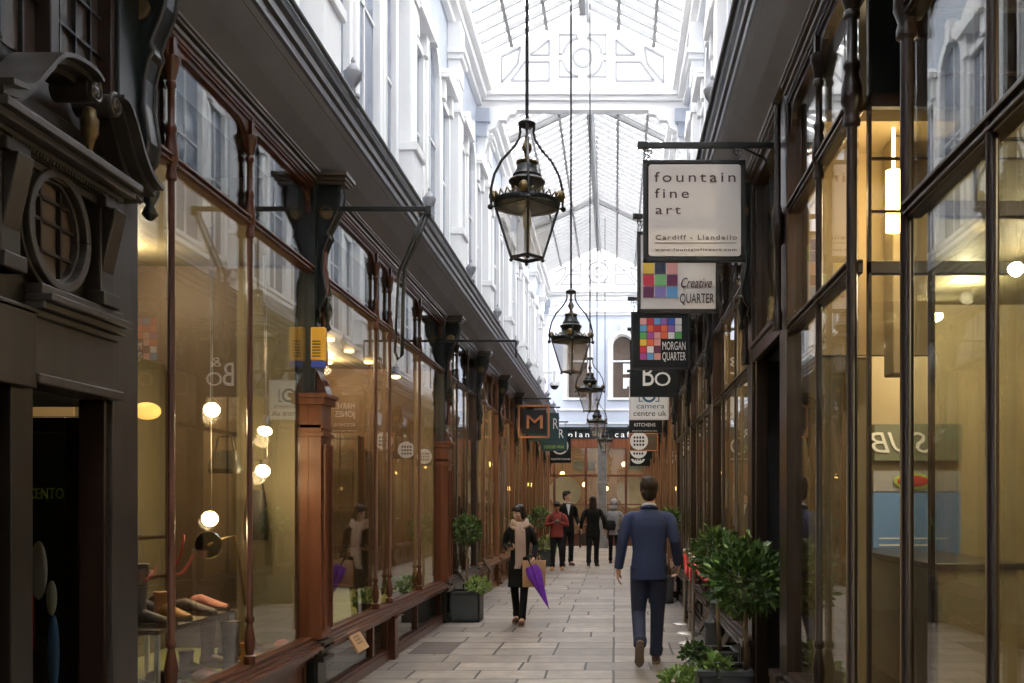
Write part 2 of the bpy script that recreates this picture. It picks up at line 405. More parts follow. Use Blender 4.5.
# pipe with drips along the ridge
gp = MB().tube([(CX+.1, 1, RZ-.25), (CX+.1, YE-.5, RZ-.25)], .03, 6)
for yy in range(3, 36, 3): gp.tube([(CX+.1, yy, RZ-.25), (CX+.1, yy, RZ-.02)], .015, 5)
gp.build('ridge_pipe', M['greyline'], ceiling)

def gable(y, n, zc=0, thick=.22):
    bm = MB()
    poly = [(UL, 9.15), (UR, 9.15), (UR, EZ), (CX, RZ), (UL, EZ)]
    bm.prism(poly, 'Y', y, y+thick)
    for (p, z0, z1) in ((.0, 8.86, 9.02), (.07, 9.02, 9.10), (.13, 9.10, 9.2), (.06, 9.2, 9.26)):
        bm.box(UL, UR, y-p, y+thick, z0, z1)
    root = struct(bm.build('trim_%d' % n, M['white'], bevel=.006))
    r = MB(); y0, y1 = y-.02, y+.001
    def rect(x0, x1, z0, z1, w=.04):
        r.box(x0, x1, y0, y1, z0, z0+w); r.box(x0, x1, y0, y1, z1-w, z1); r.box(x0, x0+w, y0, y1, z0, z1); r.box(x1-w, x1, y0, y1, z0, z1)
    def ring(cx, cz, ra, w=.04, a0=0, a1=360, n=40):
        r.band(arc(cx, cz, ra, a0, a1, n), arc(cx, cz, ra-w, a0, a1, n), 'Y', y0, y1)
    cz = 9.83
    ring(CX, cz, .19)
    # four quadrant fields round the ring
    for qx, qz, a0 in ((1,1,0),(-1,1,90),(-1,-1,180),(1,-1,270)):
        ring(CX+qx*.045, cz+qz*.045, .33, a0=a0+6, a1=a0+84, n=12)
        zt = cz + qz*(.36 if qz < 0 else .42)
        r.box(CX+qx*.42, CX+qx*.442, y0, y1, cz+qz*.05, zt)
        r.box(CX+qx*.37, CX+qx*.442, y0, y1, cz+qz*.05, cz+qz*.072)
        r.box(CX+qx*.10, CX+qx*.442, y0, y1, zt-.011, zt+.011)
        r.box(CX+qx*.10, CX+qx*.122, y0, y1, cz+qz*.34, zt)
    for sgn in (-1, 1):
        def line(pts):
            pts = [(CX + sgn*a, b) for a, b in pts]
            for (a, b), (c, d) in zip(pts, pts[1:] + pts[:1]):
                r.beam((a, (y0+y1)/2, b), (c, (y0+y1)/2, d), .036, .02, up=(0, 1, 0))
        line([(.62, 9.40), (1.32, 9.40), (1.07, 9.75), (.62, 9.75)])
        line([(.62, 9.88), (.97, 9.88), (.62, 10.15)])
        line([(1.2, 9.72), (1.50, 9.36), (1.50, 9.84), (1.15, 10.02)])
    r.build('tracery', M['greyline'], root)
    # corner consoles under the beam ends
    for sx, s in ((UL, 1), (UR, -1)):
        c = MB()
        prof = [(0, 8.86), (.75, 8.86), (.72, 8.78), (.6, 8.76), (.55, 8.66), (.40, 8.66), (.34, 8.52), (.22, 8.46), (.16, 8.2), (.1, 8.0), (0, 7.9)]
        c.prism([(sx + s*a, b) for a, b in prof], 'Y', y-.02, y+.16)
        c.build('console', M['white'], root, bevel=.01)
        cc = MB(); cc.box(sx + s*.0, sx + s*.26, y-.14, y+.1, 8.6, 8.84); cc.box(sx, sx + s*.2, y-.1, y+.1, 8.35, 8.6)
        cc.build('console_block', M['blue'], root)
gable(18.5, 1); gable(35.6, 2)

# ---- end facade across the passage
fw = MB()
# wall with gaps for shopfront below z 4.5; windows laid on recess
YF = 38.0
def facade():
    w = MB(); ZB, ZS, HW = 5.62, 7.62, .42
    w.box(-9, 9, YF, YF+.4, ZS+HW, 12.5); w.box(-9, 9, YF, YF+.4, 4.4, ZB)
    cxs = [-6.51, -4.81, -3.11, -1.41, .29, 1.99, 3.69, 5.39]
    e = [-9] + [v for c in cxs for v in (c-HW, c+HW)] + [9]
    for a, b in zip(e[::2], e[1::2]): w.box(a, b, YF, YF+.4, ZB, ZS+HW)
    for c in cxs:
        for sgn in (-1, 1):
            poly = [(c+sgn*HW, ZS+HW), (c+sgn*HW, ZS)] + [(c + sgn*HW*math.cos(t*PI/16), ZS + HW*math.sin(t*PI/16)) for t in range(1, 9)]
            w.prism(poly, 'Y', YF, YF+.4)
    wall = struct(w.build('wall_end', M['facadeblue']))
    t = MB()
    for (p, z0, z1) in ((.06, 5.14, 5.20), (.05, 4.62, 4.66), (.1, 8.75, 8.85), (.2, 8.85, 9.0)): t.box(-9, 9, YF-p, YF, z0, z1)
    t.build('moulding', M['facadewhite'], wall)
    for n, c in enumerate(cxs):
        wf = MB()
        for r1, r0, y0, y1 in ((HW+.14, HW, YF-.07, YF+.1), (HW, HW-.06, YF+.05, YF+.2)):
            o1 = [(c-r1, ZB)] + arc(c, ZS, r1, 180, 0) + [(c+r1, ZB)]; i1 = [(c-r0, ZB)] + arc(c, ZS, r0, 180, 0) + [(c+r0, ZB)]
            wf.band(o1, i1, 'Y', y0, y1)
        wf.box(c-.07, c+.07, YF-.14, YF, ZS+HW-.02, ZS+HW+.3); wf.box(c-HW, c+HW, YF+.08, YF+.2, 7.0, 7.06); wf.box(c-HW-.16, c+HW+.16, YF-.1, YF+.1, ZB-.08, ZB)
        wn[0] += 1
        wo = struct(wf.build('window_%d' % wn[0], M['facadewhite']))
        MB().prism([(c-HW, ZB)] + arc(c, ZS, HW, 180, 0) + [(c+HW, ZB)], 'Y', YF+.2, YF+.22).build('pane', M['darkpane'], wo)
        if n == 4:
            q = MB(); q.box(c+.02, c+.3, YF+.17, YF+.2, 6.55, 6.95); q.box(c+.02, c+.3, YF+.17, YF+.2, 6.0, 6.4); q.build('poster', M['brightwhite'], wo)
facade()

def cafe():
    r = thing('cafe_facade', 'timber and glass cafe front closing the far end under a pale blue wall', 'cafe front', (0, YF, 0))
    b = MB().box(-6, 6, YF-.14, YF+.05, 4.06, 4.40); b.box(-6, 6, YF-.2, YF+.02, 4.40, 4.5)
    MB().box(-6, 6, YF-.12, YF+.05, 3.7, 4.06).build('head_beam', M['casing'], r)
    b.build('fascia', M['board'], r, label='black fascia board')
    text('plan', -1.78, 4.12, YF-.142, .30, M['brightwhite'], r, width=.78, spacing=1.4)
    text('cafe', -.02, 4.12, YF-.142, .30, M['brightwhite'], r, width=.78, spacing=1.4)
    f = MB()
    for x in (-4.6, -3.4, -2.3, -1.1, -.42, .42, 1.25, 2.1, 3.4, 4.6): f.box(x-.05, x+.05, YF-.1, YF, 0, 3.7)
    f.box(-6, 6, YF-.1, YF, 2.62, 2.72); f.box(-6, 6, YF-.1, YF, 1.55, 1.6); f.box(-6, 6, YF-.12, YF, 0, .4); f.box(-6, 6, YF-.16, YF, .4, .5)
    f.build('timber_frame', M['redwood'], r, bevel=.008)
    MB().box(-6, 6, YF-.05, YF-.042, .5, 3.7).build('glazing', M['glass'], r)
    # room behind
    w = MB(); w.box(-6, 6, YF+4, YF+4.1, 0, 4.3); w.box(-6.1, -6, YF, YF+4, 0, 4.3); w.box(6, 6.1, YF, YF+4, 0, 4.3); w.box(-6, 6, YF+.4, YF+4.1, 4.25, 4.35)
    w.build('back_room', M['brownwall'], r)
    for cx in (-1.95, .68):
        k = MB(); k.lathe((cx, YF+.9, 2.05), [(.62, 0), (.62, .04)], 32, axis='Y'); tag(k.build('wall_disc', M['cream']), 'large pale disc behind the cafe glass, %s' % ('on the side of the red hooded man' if cx < 0 else 'on the side of the grey hooded person'), 'disc')
        kk = MB().tube([(cx + .62*math.cos(a*PI/16), YF+.88, 2.05+.62*math.sin(a*PI/16)) for a in range(33)], .03, 6); 
    pos = [(-1.2, 2.35), (1.0, 2.4), (-.9, 3.1), (.35, 3.15), (2.1, 2.7), (-2.1, 2.8), (1.8, 3.1), (-.35, 2.2)]
    proto = None
    for i, (x, z) in enumerate(pos):
        if proto is None:
            proto = thing('pendant_lamp', 'lit amber pendant lamp hanging inside the far cafe', 'lamp', (x, YF+1.3, z), 'pendant lamps inside the cafe')
            MB().ell((x, YF+1.3, z), .09).build('bulb', M['dimbulb'], proto, smooth=True)
            MB().tube([(x, YF+1.3, z+.08), (x, YF+1.3, z+1.2)], .012, 5).build('cord', M['black'], proto)
        else: copy_tree(proto, None, (x, YF+1.3 + .3*(i % 3), z))
    for i, (x, wd) in enumerate(((-2.4, 1.2), (-.2, .7), (1.1, 1.1), (2.4, 1.0))):
        o = thing('cafe_counter', 'low pale panelled cafe counter behind the far glass', 'counter', (x, YF+.6, 0), 'counters inside the cafe')
        MB().box(x-wd/2, x+wd/2, YF+.4, YF+1, 0, 1.0).build('carcass', M['olive'] if i % 2 else M['brownwall'], o)
        MB().box(x-wd/2-.05, x+wd/2+.05, YF+.35, YF+1.05, 1.0, 1.06).build('top', M['brightwhite'], o)
    for i, x in enumerate((-2.7, -1.4, -.95, .55, .9, 1.6)):
        k = MB().box(x-.18, x+.18, YF+.2, YF+.22, 2.85, 3.25); tag(k.build('menu_card', M['olive']), 'pale square menu card hung high in the cafe glazing', 'card', 'menu cards in the cafe window')
    l = bpy.data.lights.new('cafe_light', 'AREA'); l.size = 8; l.size_y = 2.5; l.shape = 'RECTANGLE'; l.energy = 110; l.color = (1, .68, .36)
    o = bpy.data.objects.new('cafe_light', l); C.objects.link(o); o.location = (0, YF+2, 4.15)
    # outdoor bench tables in front
    for i, (x, lab) in enumerate(((-.85, 'low dark cafe table before the far front, beyond the black coated walker'), (1.25, 'low dark cafe table before the far front, beyond the grey hooded woman'))):
        t = thing('cafe_table', lab, 'table', (x, YF-1.3, 0))
        MB().box(x-.5, x+.5, YF-1.6, YF-1.0, .78, .83).build('table_top', M['wood'], t)
        for sx in (-.42, .42): MB().box(x+sx-.04, x+sx+.04, YF-1.55, YF-1.05, 0, .78).build('leg', M['wood'], t)
        MB().box(x-.5, x+.5, YF-1.33, YF-1.27, .1, .5).build('stretcher', M['brownwall'], t)
    # stone pillar
    p = MB().box(-.62, -.30, 35.9, 36.2, 0, 3.9); p.box(-.7, -.22, 35.85, 36.25, 3.9, 4.1); p.box(-.68, -.24, 35.86, 36.24, 0, .3); p.box(-.66, -.26, 35.87, 36.23, 2.3, 2.38)
    tag(p.build('stone_pillar', M['pillarstone'], bevel=.01), 'slim pale stone pillar standing before the middle of the cafe front', 'pillar')
cafe()

# ================================================================= shopfronts
W = {'left': XL, 'right': XR}; S = {'left': 1, 'right': -1}
def U(side, u): return W[side] + S[side]*u      # u metres out into the aisle

def colonnette(side, y, z0, z1, wood, root, slim=1.0):
    x = U(side, .03); r = .019*slim
    pr = [(r*1.9, z0), (r*1.9, z0+.05), (r*1.2, z0+.06), (r*1.7, z0+.10), (r*1.85, z0+.15), (r*1.2, z0+.22), (r*.9, z0+.25), (r*1.5, z0+.265), (r*1.5, z0+.285), (r, z0+.30),
          (r*.92, 3.19), (r*1.5, 3.2), (r*1.5, 3.22), (r*1.2, 3.25), (r*1.9, 3.3), (r*1.8, 3.36), (r*1.15, 3.43), (r*1.5, 3.45), (r*1.5, 3.47), (r*.95, 3.49),
          (r*.95, 3.66), (r*1.4, 3.67), (r*1.4, 3.69), (r*1.1, 3.70), (r*1.5, 3.73), (r*2.2, 3.79), (r*2.4, 3.80), (r*2.4, 3.82)]
    c = MB().lathe((x, y, 0), pr, 12)
    c.box(x-.022, x+.022, y-.022, y+.022, 3.82, z1)
    return c.build('colonnette', wood, root, smooth='auto')

def shop_bay(side, y0, y1, posts, wood, label, transoms=(3.30,), kick='panel', group=None, head=3.93, sill=.50, spandrel=True, pier0=.13, pier1=.13):
    s = S[side]
    r = thing('shopfront', label, 'shopfront', (W[side], (y0+y1)/2, 0), group)
    ya, yb = y0+pier0, y1-pier1
    # base
    b = MB(); b.box(U(side,-.06), U(side,.03), ya, yb, 0, .09); b.box(U(side,-.06), U(side,.015), ya, yb, .09, .12)
    if kick == 'panel':
        b.box(U(side,-.06), U(side,-.02), ya, yb, .12, sill-.06)
        e = [ya] + posts + [yb]
        for a, c in zip(e, e[1:]):
            b.box(U(side,-.02), U(side,0), a+.03, c-.03, .36, .40); b.box(U(side,-.02), U(side,0), a+.03, c-.03, .15, .19)
            b.box(U(side,-.02), U(side,0), a+.03, a+.08, .15, .40); b.box(U(side,-.02), U(side,0), c-.08, c-.03, .15, .40)
    else:
        for yy in [ya+.02] + posts + [yb-.02]: b.box(U(side,-.05), U(side,.01), yy-.03, yy+.03, .12, sill-.06)
        MB().box(U(side,-.03), U(side,-.024), ya, yb, .12, sill-.06).build('base_glass', M['glass'], r)
    b.build('base_panel', wood, r, bevel=.004)
    sl = MB()
    for (p, z0, z1) in ((.05, sill-.08, sill-.05), (.085, sill-.05, sill-.02), (.12, sill-.02, sill+.005), (.10, sill+.005, sill+.02), (.075, sill+.02, sill+.045), (.045, sill+.045, sill+.07)):
        sl.box(U(side,-.06), U(side,p), ya, yb, z0, z1)
    sl.build('sill', wood, r, bevel=.004)
    for yy in posts: colonnette(side, yy, sill+.07, head, wood, r)
    for tz in transoms:
        t = MB(); t.box(U(side,-.02), U(side,.035), ya, yb, tz-.03, tz+.03); t.box(U(side,-.02), U(side,.055), ya, yb, tz+.008, tz+.022); t.box(U(side,-.02), U(side,.05), ya, yb, tz-.022, tz-.012)
        t.build('transom', wood, r, bevel=.003)
    h = MB()
    for (p, z0, z1) in ((.03, head-.05, head), (.045, head-.022, head-.006), (.055, head-.006, head+.02)): h.box(U(side,-.03), U(side,p), ya, yb, z0, z1)
    h.build('head_rail', wood, r, bevel=.003)
    m = MB()
    for (p, z0, z1) in ((.07, head+.02, head+.045), (.055, head+.045, head+.06), (.085, head+.06, head+.08), (.095, head+.08, head+.10)): m.box(U(side,-.03), U(side,p), ya, yb, z0, z1)
    m.build('head_moulding', M['mould'], r, bevel=.003)
    if spandrel:
        e = [ya] + posts + [yb]
        for a, c in zip(e, e[1:]):
            R = min(.16, (c-a)/2 - .03)
            for (yy, sg) in ((a+.02, 1), (c-.02, -1)):
                poly = [(yy, head-.05), (yy, head-.05-R)] + [(yy + sg*(R - R*math.cos(t*PI/12)), head-.05-R + R*math.sin(t*PI/12)) for t in range(1, 7)]
                MB().prism(poly, 'X', U(side, .0), U(side, .03)).build('spandrel', wood, r)
    zs = [sill+.07] + [t for t in transoms] + [head-.04]
    e = [ya] + posts + [yb]
    for a, c in zip(e, e[1:]):
        g = MB()
        for z0, z1 in zip(zs, zs[1:]): g.box(U(side,.0), U(side,.006), a, c, z0, z1)
        g.build('glass_pane', M['glass'], r)
    return r

def bracket_outline(side, z=4.10, k=1.0):
    pr = [(0, z), (.34, z), (.34, z-.04), (.30, z-.06), (.31, z-.12), (.29, z-.22), (.22, z-.33), (.17, z-.40), (.19, z-.44), (.16, z-.47), (.12, z-.56), (.11, z-.68), (.14, z-.78),
          (.16, z-.86), (.13, z-.94), (.08, z-.98), (.1, z-1.03), (.05, z-1.10), (0, z-1.14)]
    return [(U(side, a*k), b) for a, b in pr]

def pier(side, y, wood, label, low=True, group=None, k=.72, hw=.13, console=True):
    r = thing('shopfront_pier', label, 'pier', (W[side], y, 0), group)
    p = MB()
    p.box(U(side,-.08), U(side,.05), y-hw+.01, y+hw-.01, 0, 4.02)
    p.build('shaft', M['greeniron'] if low else wood, r, bevel=.006)
    if low:
        q = MB()
        q.box(U(side,-.06), U(side,.10), y-hw, y+hw, .55, 2.3)
        q.box(U(side,.09), U(side,.125), y-hw+.03, y-hw+.055, .62, 2.0); q.box(U(side,.09), U(side,.125), y+hw-.055, y+hw-.03, .62, 2.0)
        q.box(U(side,-.06), U(side,.13), y-hw-.02, y+hw+.02, 2.3, 2.35); q.box(U(side,-.06), U(side,.11), y-hw, y+hw, 2.12, 2.15); q.box(U(side,-.06), U(side,.12), y-hw-.01, y+hw+.01, 2.06, 2.09)
        q.box(U(side,-.06), U(side,.15), y-hw-.03, y+hw+.03, 2.35, 2.38)
        q.build('timber_casing', M['casing'] if wood is M['redwood'] else wood, r, bevel=.004)
        q = MB().box(U(side,-.06), U(side,.07), y-hw+.02, y+hw-.02, .0, .55)
        for zz, pp in ((.5, .12), (.44, .10), (.38, .12), (.10, .11), (.04, .13)): q.box(U(side,-.06), U(side,pp), y-hw, y+hw, zz, zz+.035)
        q.build('plinth', M['oldwood'], r, bevel=.006)
        # scroll on the casing
        c = MB().tube([(U(side, .06+.045*math.cos(a)*(1-a/14)), y, 2.45+.055*math.sin(a)*(1-a/14)) for a in [i*.45 for i in range(22)]], .022, 7)
        c.prism([(U(side,0), 2.38), (U(side,.13), 2.38), (U(side,.10), 2.46), (U(side,.05), 2.56), (U(side,0), 2.6)], 'Y', y-.08, y+.08)
        c.build('scroll', wood, r, smooth='auto')
    else:
        q = MB()
        q.box(U(side,-.07), U(side,.065), y-hw+.005, y+hw-.005, 0, .55)
        for zz, pp in ((.5, .12), (.3, .08), (.10, .11), (.04, .13)): q.box(U(side,-.06), U(side,pp), y-hw, y+hw, zz, zz+.05)
        q.build('plinth', wood, r, bevel=.006)
    if console:
        b = MB().prism(bracket_outline(side, 4.00, k), 'Y', y-.05, y+.05)
        b.build('bracket', M['greeniron'], r, bevel=.008)
        e = MB(); ol = bracket_outline(side, 4.00, k)
        for dy in (-.055, .055):
            e.tube([(x_, y+dy, z_) for x_, z_ in ol[3:-1]], .012, 6)
        e.build('bracket_edging', M['iron'], r, smooth=True)
        for sg in (-1, 1):
            MB().lathe((U(side, .16*k), y+sg*.05, 3.74), [(.052, 0), (.052, sg*.012), (.04, sg*.016), (.036, sg*.010), (.012, sg*.013)], 18, axis='Y').build('rosette', M['brass'], r, smooth='auto', label='round brass rosette')
        cp = MB()
        for (pp, z0, z1, ww) in ((.36, 3.95, 3.975, .07), (.38, 3.975, 4.00, .10), (.40, 4.00, 4.03, .13)): cp.box(U(side,-.02), U(side,pp*k), y-ww, y+ww, z0, z1)
        cp.build('bracket_cap', M['mould'], r, bevel=.004)
        # hanging turned drop
        dr = MB().lathe((U(side, .11), y, 0), [(.012, 2.86), (.03, 2.88), (.014, 2.92), (.03, 2.98), (.036, 3.03), (.018, 3.08), (.03, 3.1), (.02, 3.12)], 10)
        dr.build('drop', M['greeniron'], r, smooth=True)
    else:
        pass
    colonn = MB().lathe((U(side,.085), y, 0), [(.03, 2.6), (.03, 2.7), (.022, 2.72), (.022, 3.1), (.035, 3.12), (.035, 3.3), (.02, 3.35), (.02, 3.95)], 10)
    colonn.build('colonnette', wood, r, smooth='auto')
    return r

def canopy(side, y0, y1, label, edge, group=None):
    s = S[side]; gx = W[side] + s*edge
    r = thing('canopy', label, 'canopy', (gx, (y0+y1)/2, 4.2), group)
    p = MB().prism([(U(side, .085), 4.035), (U(side, edge*.6), 4.13), (gx, 4.28), (gx, 4.31), (U(side, edge*.6), 4.16), (U(side, .085), 4.065)], 'Y', y0+.0, y1-.0)
    p.build('soffit', M['soffit'], r)
    # sloping lip on the gutter
    fpr = [(gx - s*.03, 4.28), (gx, 4.28), (gx + s*.012, 4.30), (gx + s*.012, 4.35), (gx + s*.03, 4.37), (gx+s*.03, 4.42), (gx+s*.05, 4.45), (gx+s*.055, 4.50), (gx-s*.05, 4.50)]
    MB().prism(fpr, 'Y', y0, y1).build('gutter', M['fascia'], r)
    MB().tube([(gx+s*.065, y0, 4.52), (gx+s*.065, y1, 4.52)], .018, 8).build('rail', M['iron'], r, smooth='auto')
    inn = MB(); inn.box(gx - s*.045, gx - s*.02, y0, y1, 4.25, 4.29); inn.build('soffit_bead', M['mould'], r, bevel=.003)
    MB().prism([(gx, 4.48), (gx, 4.50), (UL if side == 'left' else UR, 4.70), (UL if side == 'left' else UR, 4.67)], 'Y', y0, y1).build('flat_roof', M['greyline'], r)
    if side == 'left': return r
    st = MB(); a = (gx + s*.07, y0+.35, 4.40); b = (U(side, .10), y0+.06, 4.02)
    st.tube([(gx, y0+1.2, 4.29), (gx - s*.05, y0+1.0, 4.22), (U(side, .10), y0+.5, 4.03), (U(side, .06), y0+.30, 3.95)], .012, 6)
    st.build('stay', M['iron'], r, smooth=True)
    return r

EL, ER = .31, .285
# left piers and bays
LP = [7.5 - 2.95] + [7.5, 13.3] + [16.25 + 2.95*i for i in range(7)]
lw = M['redwood']
ords = ['', '', '', 'third', 'fourth', 'fifth', 'sixth', 'seventh', 'eighth', 'ninth', 'tenth']
pier('left', 7.55, M['redwood'], 'reddish timber pier with yellow box and black rosette bracket beside the shoe shop window')
pier('left', 13.2, M['redwood'], 'reddish timber pier with rosette bracket beside the slate planter and bay tree')
for i, yy in enumerate([16.2, 19.2, 22.2, 25.2, 28.2, 31.2, 34.2]):
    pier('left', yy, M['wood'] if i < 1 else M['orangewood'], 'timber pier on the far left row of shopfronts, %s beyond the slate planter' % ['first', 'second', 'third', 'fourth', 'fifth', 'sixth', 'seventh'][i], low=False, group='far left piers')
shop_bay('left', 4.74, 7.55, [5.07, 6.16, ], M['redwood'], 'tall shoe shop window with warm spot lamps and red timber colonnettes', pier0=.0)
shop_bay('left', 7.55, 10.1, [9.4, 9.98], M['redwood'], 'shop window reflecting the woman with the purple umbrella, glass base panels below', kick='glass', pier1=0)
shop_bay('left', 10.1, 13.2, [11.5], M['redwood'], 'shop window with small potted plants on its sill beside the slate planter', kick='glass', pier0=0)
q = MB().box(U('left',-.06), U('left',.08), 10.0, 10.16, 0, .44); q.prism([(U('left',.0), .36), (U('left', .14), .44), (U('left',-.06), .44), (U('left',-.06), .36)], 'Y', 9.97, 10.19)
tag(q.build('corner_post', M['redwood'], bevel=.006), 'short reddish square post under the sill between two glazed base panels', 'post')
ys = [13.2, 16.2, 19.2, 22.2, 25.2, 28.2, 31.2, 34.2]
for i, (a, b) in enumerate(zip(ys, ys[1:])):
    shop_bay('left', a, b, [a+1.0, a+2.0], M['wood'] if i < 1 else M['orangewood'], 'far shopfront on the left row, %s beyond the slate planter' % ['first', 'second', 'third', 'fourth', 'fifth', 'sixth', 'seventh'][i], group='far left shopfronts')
cy = [1.4, 4.62, 7.55, 10.4, 13.2, 16.2, 19.2, 22.2, 25.2, 28.2, 31.2, 34.2]
for i, (a, b) in enumerate(zip(cy, cy[1:])):
    canopy('left', a, b, ['dark canopy soffit above the carved doorcase', 'long dark canopy panel over the shoe shop window', 'dark canopy panel just beyond the rosette bracket with the iron sign arm'][i] if i < 3 else 'dark canopy panel over the left row, %s beyond the iron sign arm' % ['first', 'second', 'third', 'fourth', 'fifth', 'sixth', 'seventh', 'eighth'][i-3], EL, 'left canopies')
# near bracket of the doorcase
pb = thing('canopy_bracket', 'large black scrolled bracket with brass rosette beside the swan neck pediment', 'bracket', (XL, 4.72, 3.0))
MB().prism(bracket_outline('left', 4.12, .58), 'Y', 4.70, 4.80).build('bracket', M['greeniron'], pb, bevel=.01)
e = MB()
for dy in (4.695, 4.805): e.tube([(x_, dy, z_) for x_, z_ in bracket_outline('left', 4.12, .58)[3:-1]], .011, 6)
e.build('bracket_edging', M['greywood'], pb, smooth=True)
ro = MB().lathe((U('left', .045), 4.695, 3.88), [(.055, 0), (.055, -.012), (.043, -.016), (.04, -.010), (.01, -.013)], 24, axis='Y'); ro.build('rosette', M['brass'], pb, smooth='auto')
MB().lathe((U('left', .07), 4.75, 0), [(.012, 2.9), (.04, 2.93), (.02, 2.97), (.045, 3.02), (.05, 3.07), (.02, 3.12)], 12).build('drop', M['greeniron'], pb, smooth=True)

# ---- right side
ords = ['first', 'second', 'third', 'fourth', 'fifth', 'sixth', 'seventh', 'eighth', 'ninth', 'tenth']
RP = [7.5 + 2.95*i for i in range(10)]
pier('right', 6.0, M['wood'], 'dark timber pier on the camera side of the black shop doorway', low=False, console=False)
for i, yy in enumerate(RP):
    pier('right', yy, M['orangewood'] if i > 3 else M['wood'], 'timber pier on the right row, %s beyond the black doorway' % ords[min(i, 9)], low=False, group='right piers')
shop_bay('right', 4.35, 6.0, [5.05], M['wood'], 'narrow right window between the small recess and the black doorway', transoms=(2.59, 3.29), kick='panel', pier0=0)
shop_bay('right', 1.2, 3.53, [1.95, 2.73], M['wood'], 'nearest tall window on the right with slanting transom, just inside the frame edge', transoms=(2.59, 3.29), kick='panel', pier0=0, pier1=0)
for yy_, lab_ in ((4.35, 'farther slender dark corner post of the small recess in the right shopfront'), (3.53, 'nearer slender dark corner post of the small recess in the right shopfront')):
    r_ = thing('corner_colonnette', lab_, 'colonnette', (XR, yy_, 0))
    colonnette('right', yy_, .0, 4.0, M['wood'], r_, 1.35)
    MB().box(XR-.035, XR+.03, yy_-.03, yy_+.03, 3.82, 4.15).build('block', M['wood'], r_)
for yy_, lab_ in ((4.36, 'return glazing across the small recess facing the camera, dark green head above'), (3.50, 'near return glazing of the small recess, edge on')):
    r_ = thing('return_screen', lab_, 'glazed screen', (1.6, yy_, 0))
    q = MB()
    q.box(1.10, 2.2, yy_-.02, yy_+.02, 2.555, 2.61); q.box(1.10, 2.2, yy_-.02, yy_+.02, 3.28, 3.34); q.box(1.10, 2.2, yy_-.02, yy_+.02, 0, .5); q.box(1.10, 1.115, yy_-.02, yy_+.02, 0, 4.1)
    for zz in (2.83, 3.06): q.box(1.10, 2.2, yy_-.008, yy_+.008, zz-.006, zz+.006)
    q.box(1.255, 1.267, yy_-.008, yy_+.008, 2.61, 3.28)
    q.build('frame', M['wood'], r_, bevel=.003)
    MB().box(1.115, 2.2, yy_-.015, yy_+.015, 3.34, 4.1).build('green_head', M['greeniron'], r_)
    MB().box(1.115, 2.2, yy_-.003, yy_+.003, .5, 3.28).build('glass', M['glass'], r_)
q = MB().box(2.2, 2.26, 3.5, 4.36, 0, 3.9); tag(q.build('recess_door', M['wood'], bevel=.01), 'dark door at the back of the small recess in the nearest right shopfront', 'door')
q = MB()
for (p_, z0_, z1_) in ((.03, 3.88, 3.95), (.07, 3.95, 3.99), (.095, 3.99, 4.03)): q.box(U('right',-.03), U('right',p_), 3.53, 4.35, z0_, z1_)
tag(q.build('recess_head_moulding', M['mould'], bevel=.003), 'bronze moulding bridging the small recess in the nearest right shopfront', 'moulding')
# doorway bay 6.0 - 7.5
dw = thing('shop_doorway', 'black recessed shop doorway behind the bay trees', 'doorway', (XR, 6.8, 0))
q = MB().box(U('right',-.36), U('right',-.32), 6.13, 7.36, 0, 2.62); q.box(U('right', -.36), U('right', 0), 7.32, 7.36, 0, 2.62); q.box(U('right', -.36), U('right', 0), 6.1, 6.14, 0, 2.62)
q.box(U('right', -.36), U('right', 0), 6.13, 7.36, 2.6, 2.64); q.build('recess', M['black'], dw)
q = MB().box(U('right',-.05), U('right',.05), 6.13, 7.36, 2.6, 2.7); q.box(U('right',-.05), U('right',.07), 6.13, 7.36, 2.7, 2.73); q.box(U('right',-.05), U('right',.03), 7.28, 7.36, 0, 3.95); q.box(U('right',-.05), U('right',.04), 6.13, 6.2, 0, 4.0)
q.box(U('right',-.05), U('right',.04), 6.13, 7.37, 3.88, 3.95); q.build('frame', M['wood'], dw, bevel=.004)
MB().box(U('right',-.01), U('right',-.004), 6.2, 7.28, 2.73, 3.88).build('fanlight', M['glass'], dw)
q = MB().box(U('right',-.30), U('right',-.27), 6.2, 7.3, .05, 2.5); q.build('door', M['wood'], dw, bevel=.01)
q = MB()
for (p, z0, z1) in ((.07, 3.95, 3.975), (.085, 3.975, 4.0), (.095, 4.0, 4.03)): q.box(U('right',-.03), U('right',p), 6.13, 7.36, z0, z1)
q.build('head_moulding', M['mould'], dw, bevel=.003)
for i, (a, b) in enumerate(zip(RP, RP[1:])):
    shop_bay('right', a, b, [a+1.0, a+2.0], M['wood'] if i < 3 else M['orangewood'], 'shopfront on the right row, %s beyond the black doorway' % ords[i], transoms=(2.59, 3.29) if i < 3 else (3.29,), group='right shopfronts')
rc = [.4, 3.2] + RP
for i, (a, b) in enumerate(zip(rc, rc[1:])):
    canopy('right', a, b, ['dark canopy over the nearest right window, just out of frame', 'dark canopy panel above the fountain sign arm, nearest on the right', 'dark canopy panel over the black doorway'][i] if i < 3 else 'dark canopy panel over the right row, %s beyond the black doorway' % ords[min(i-3, 9)], ER, 'right canopies')

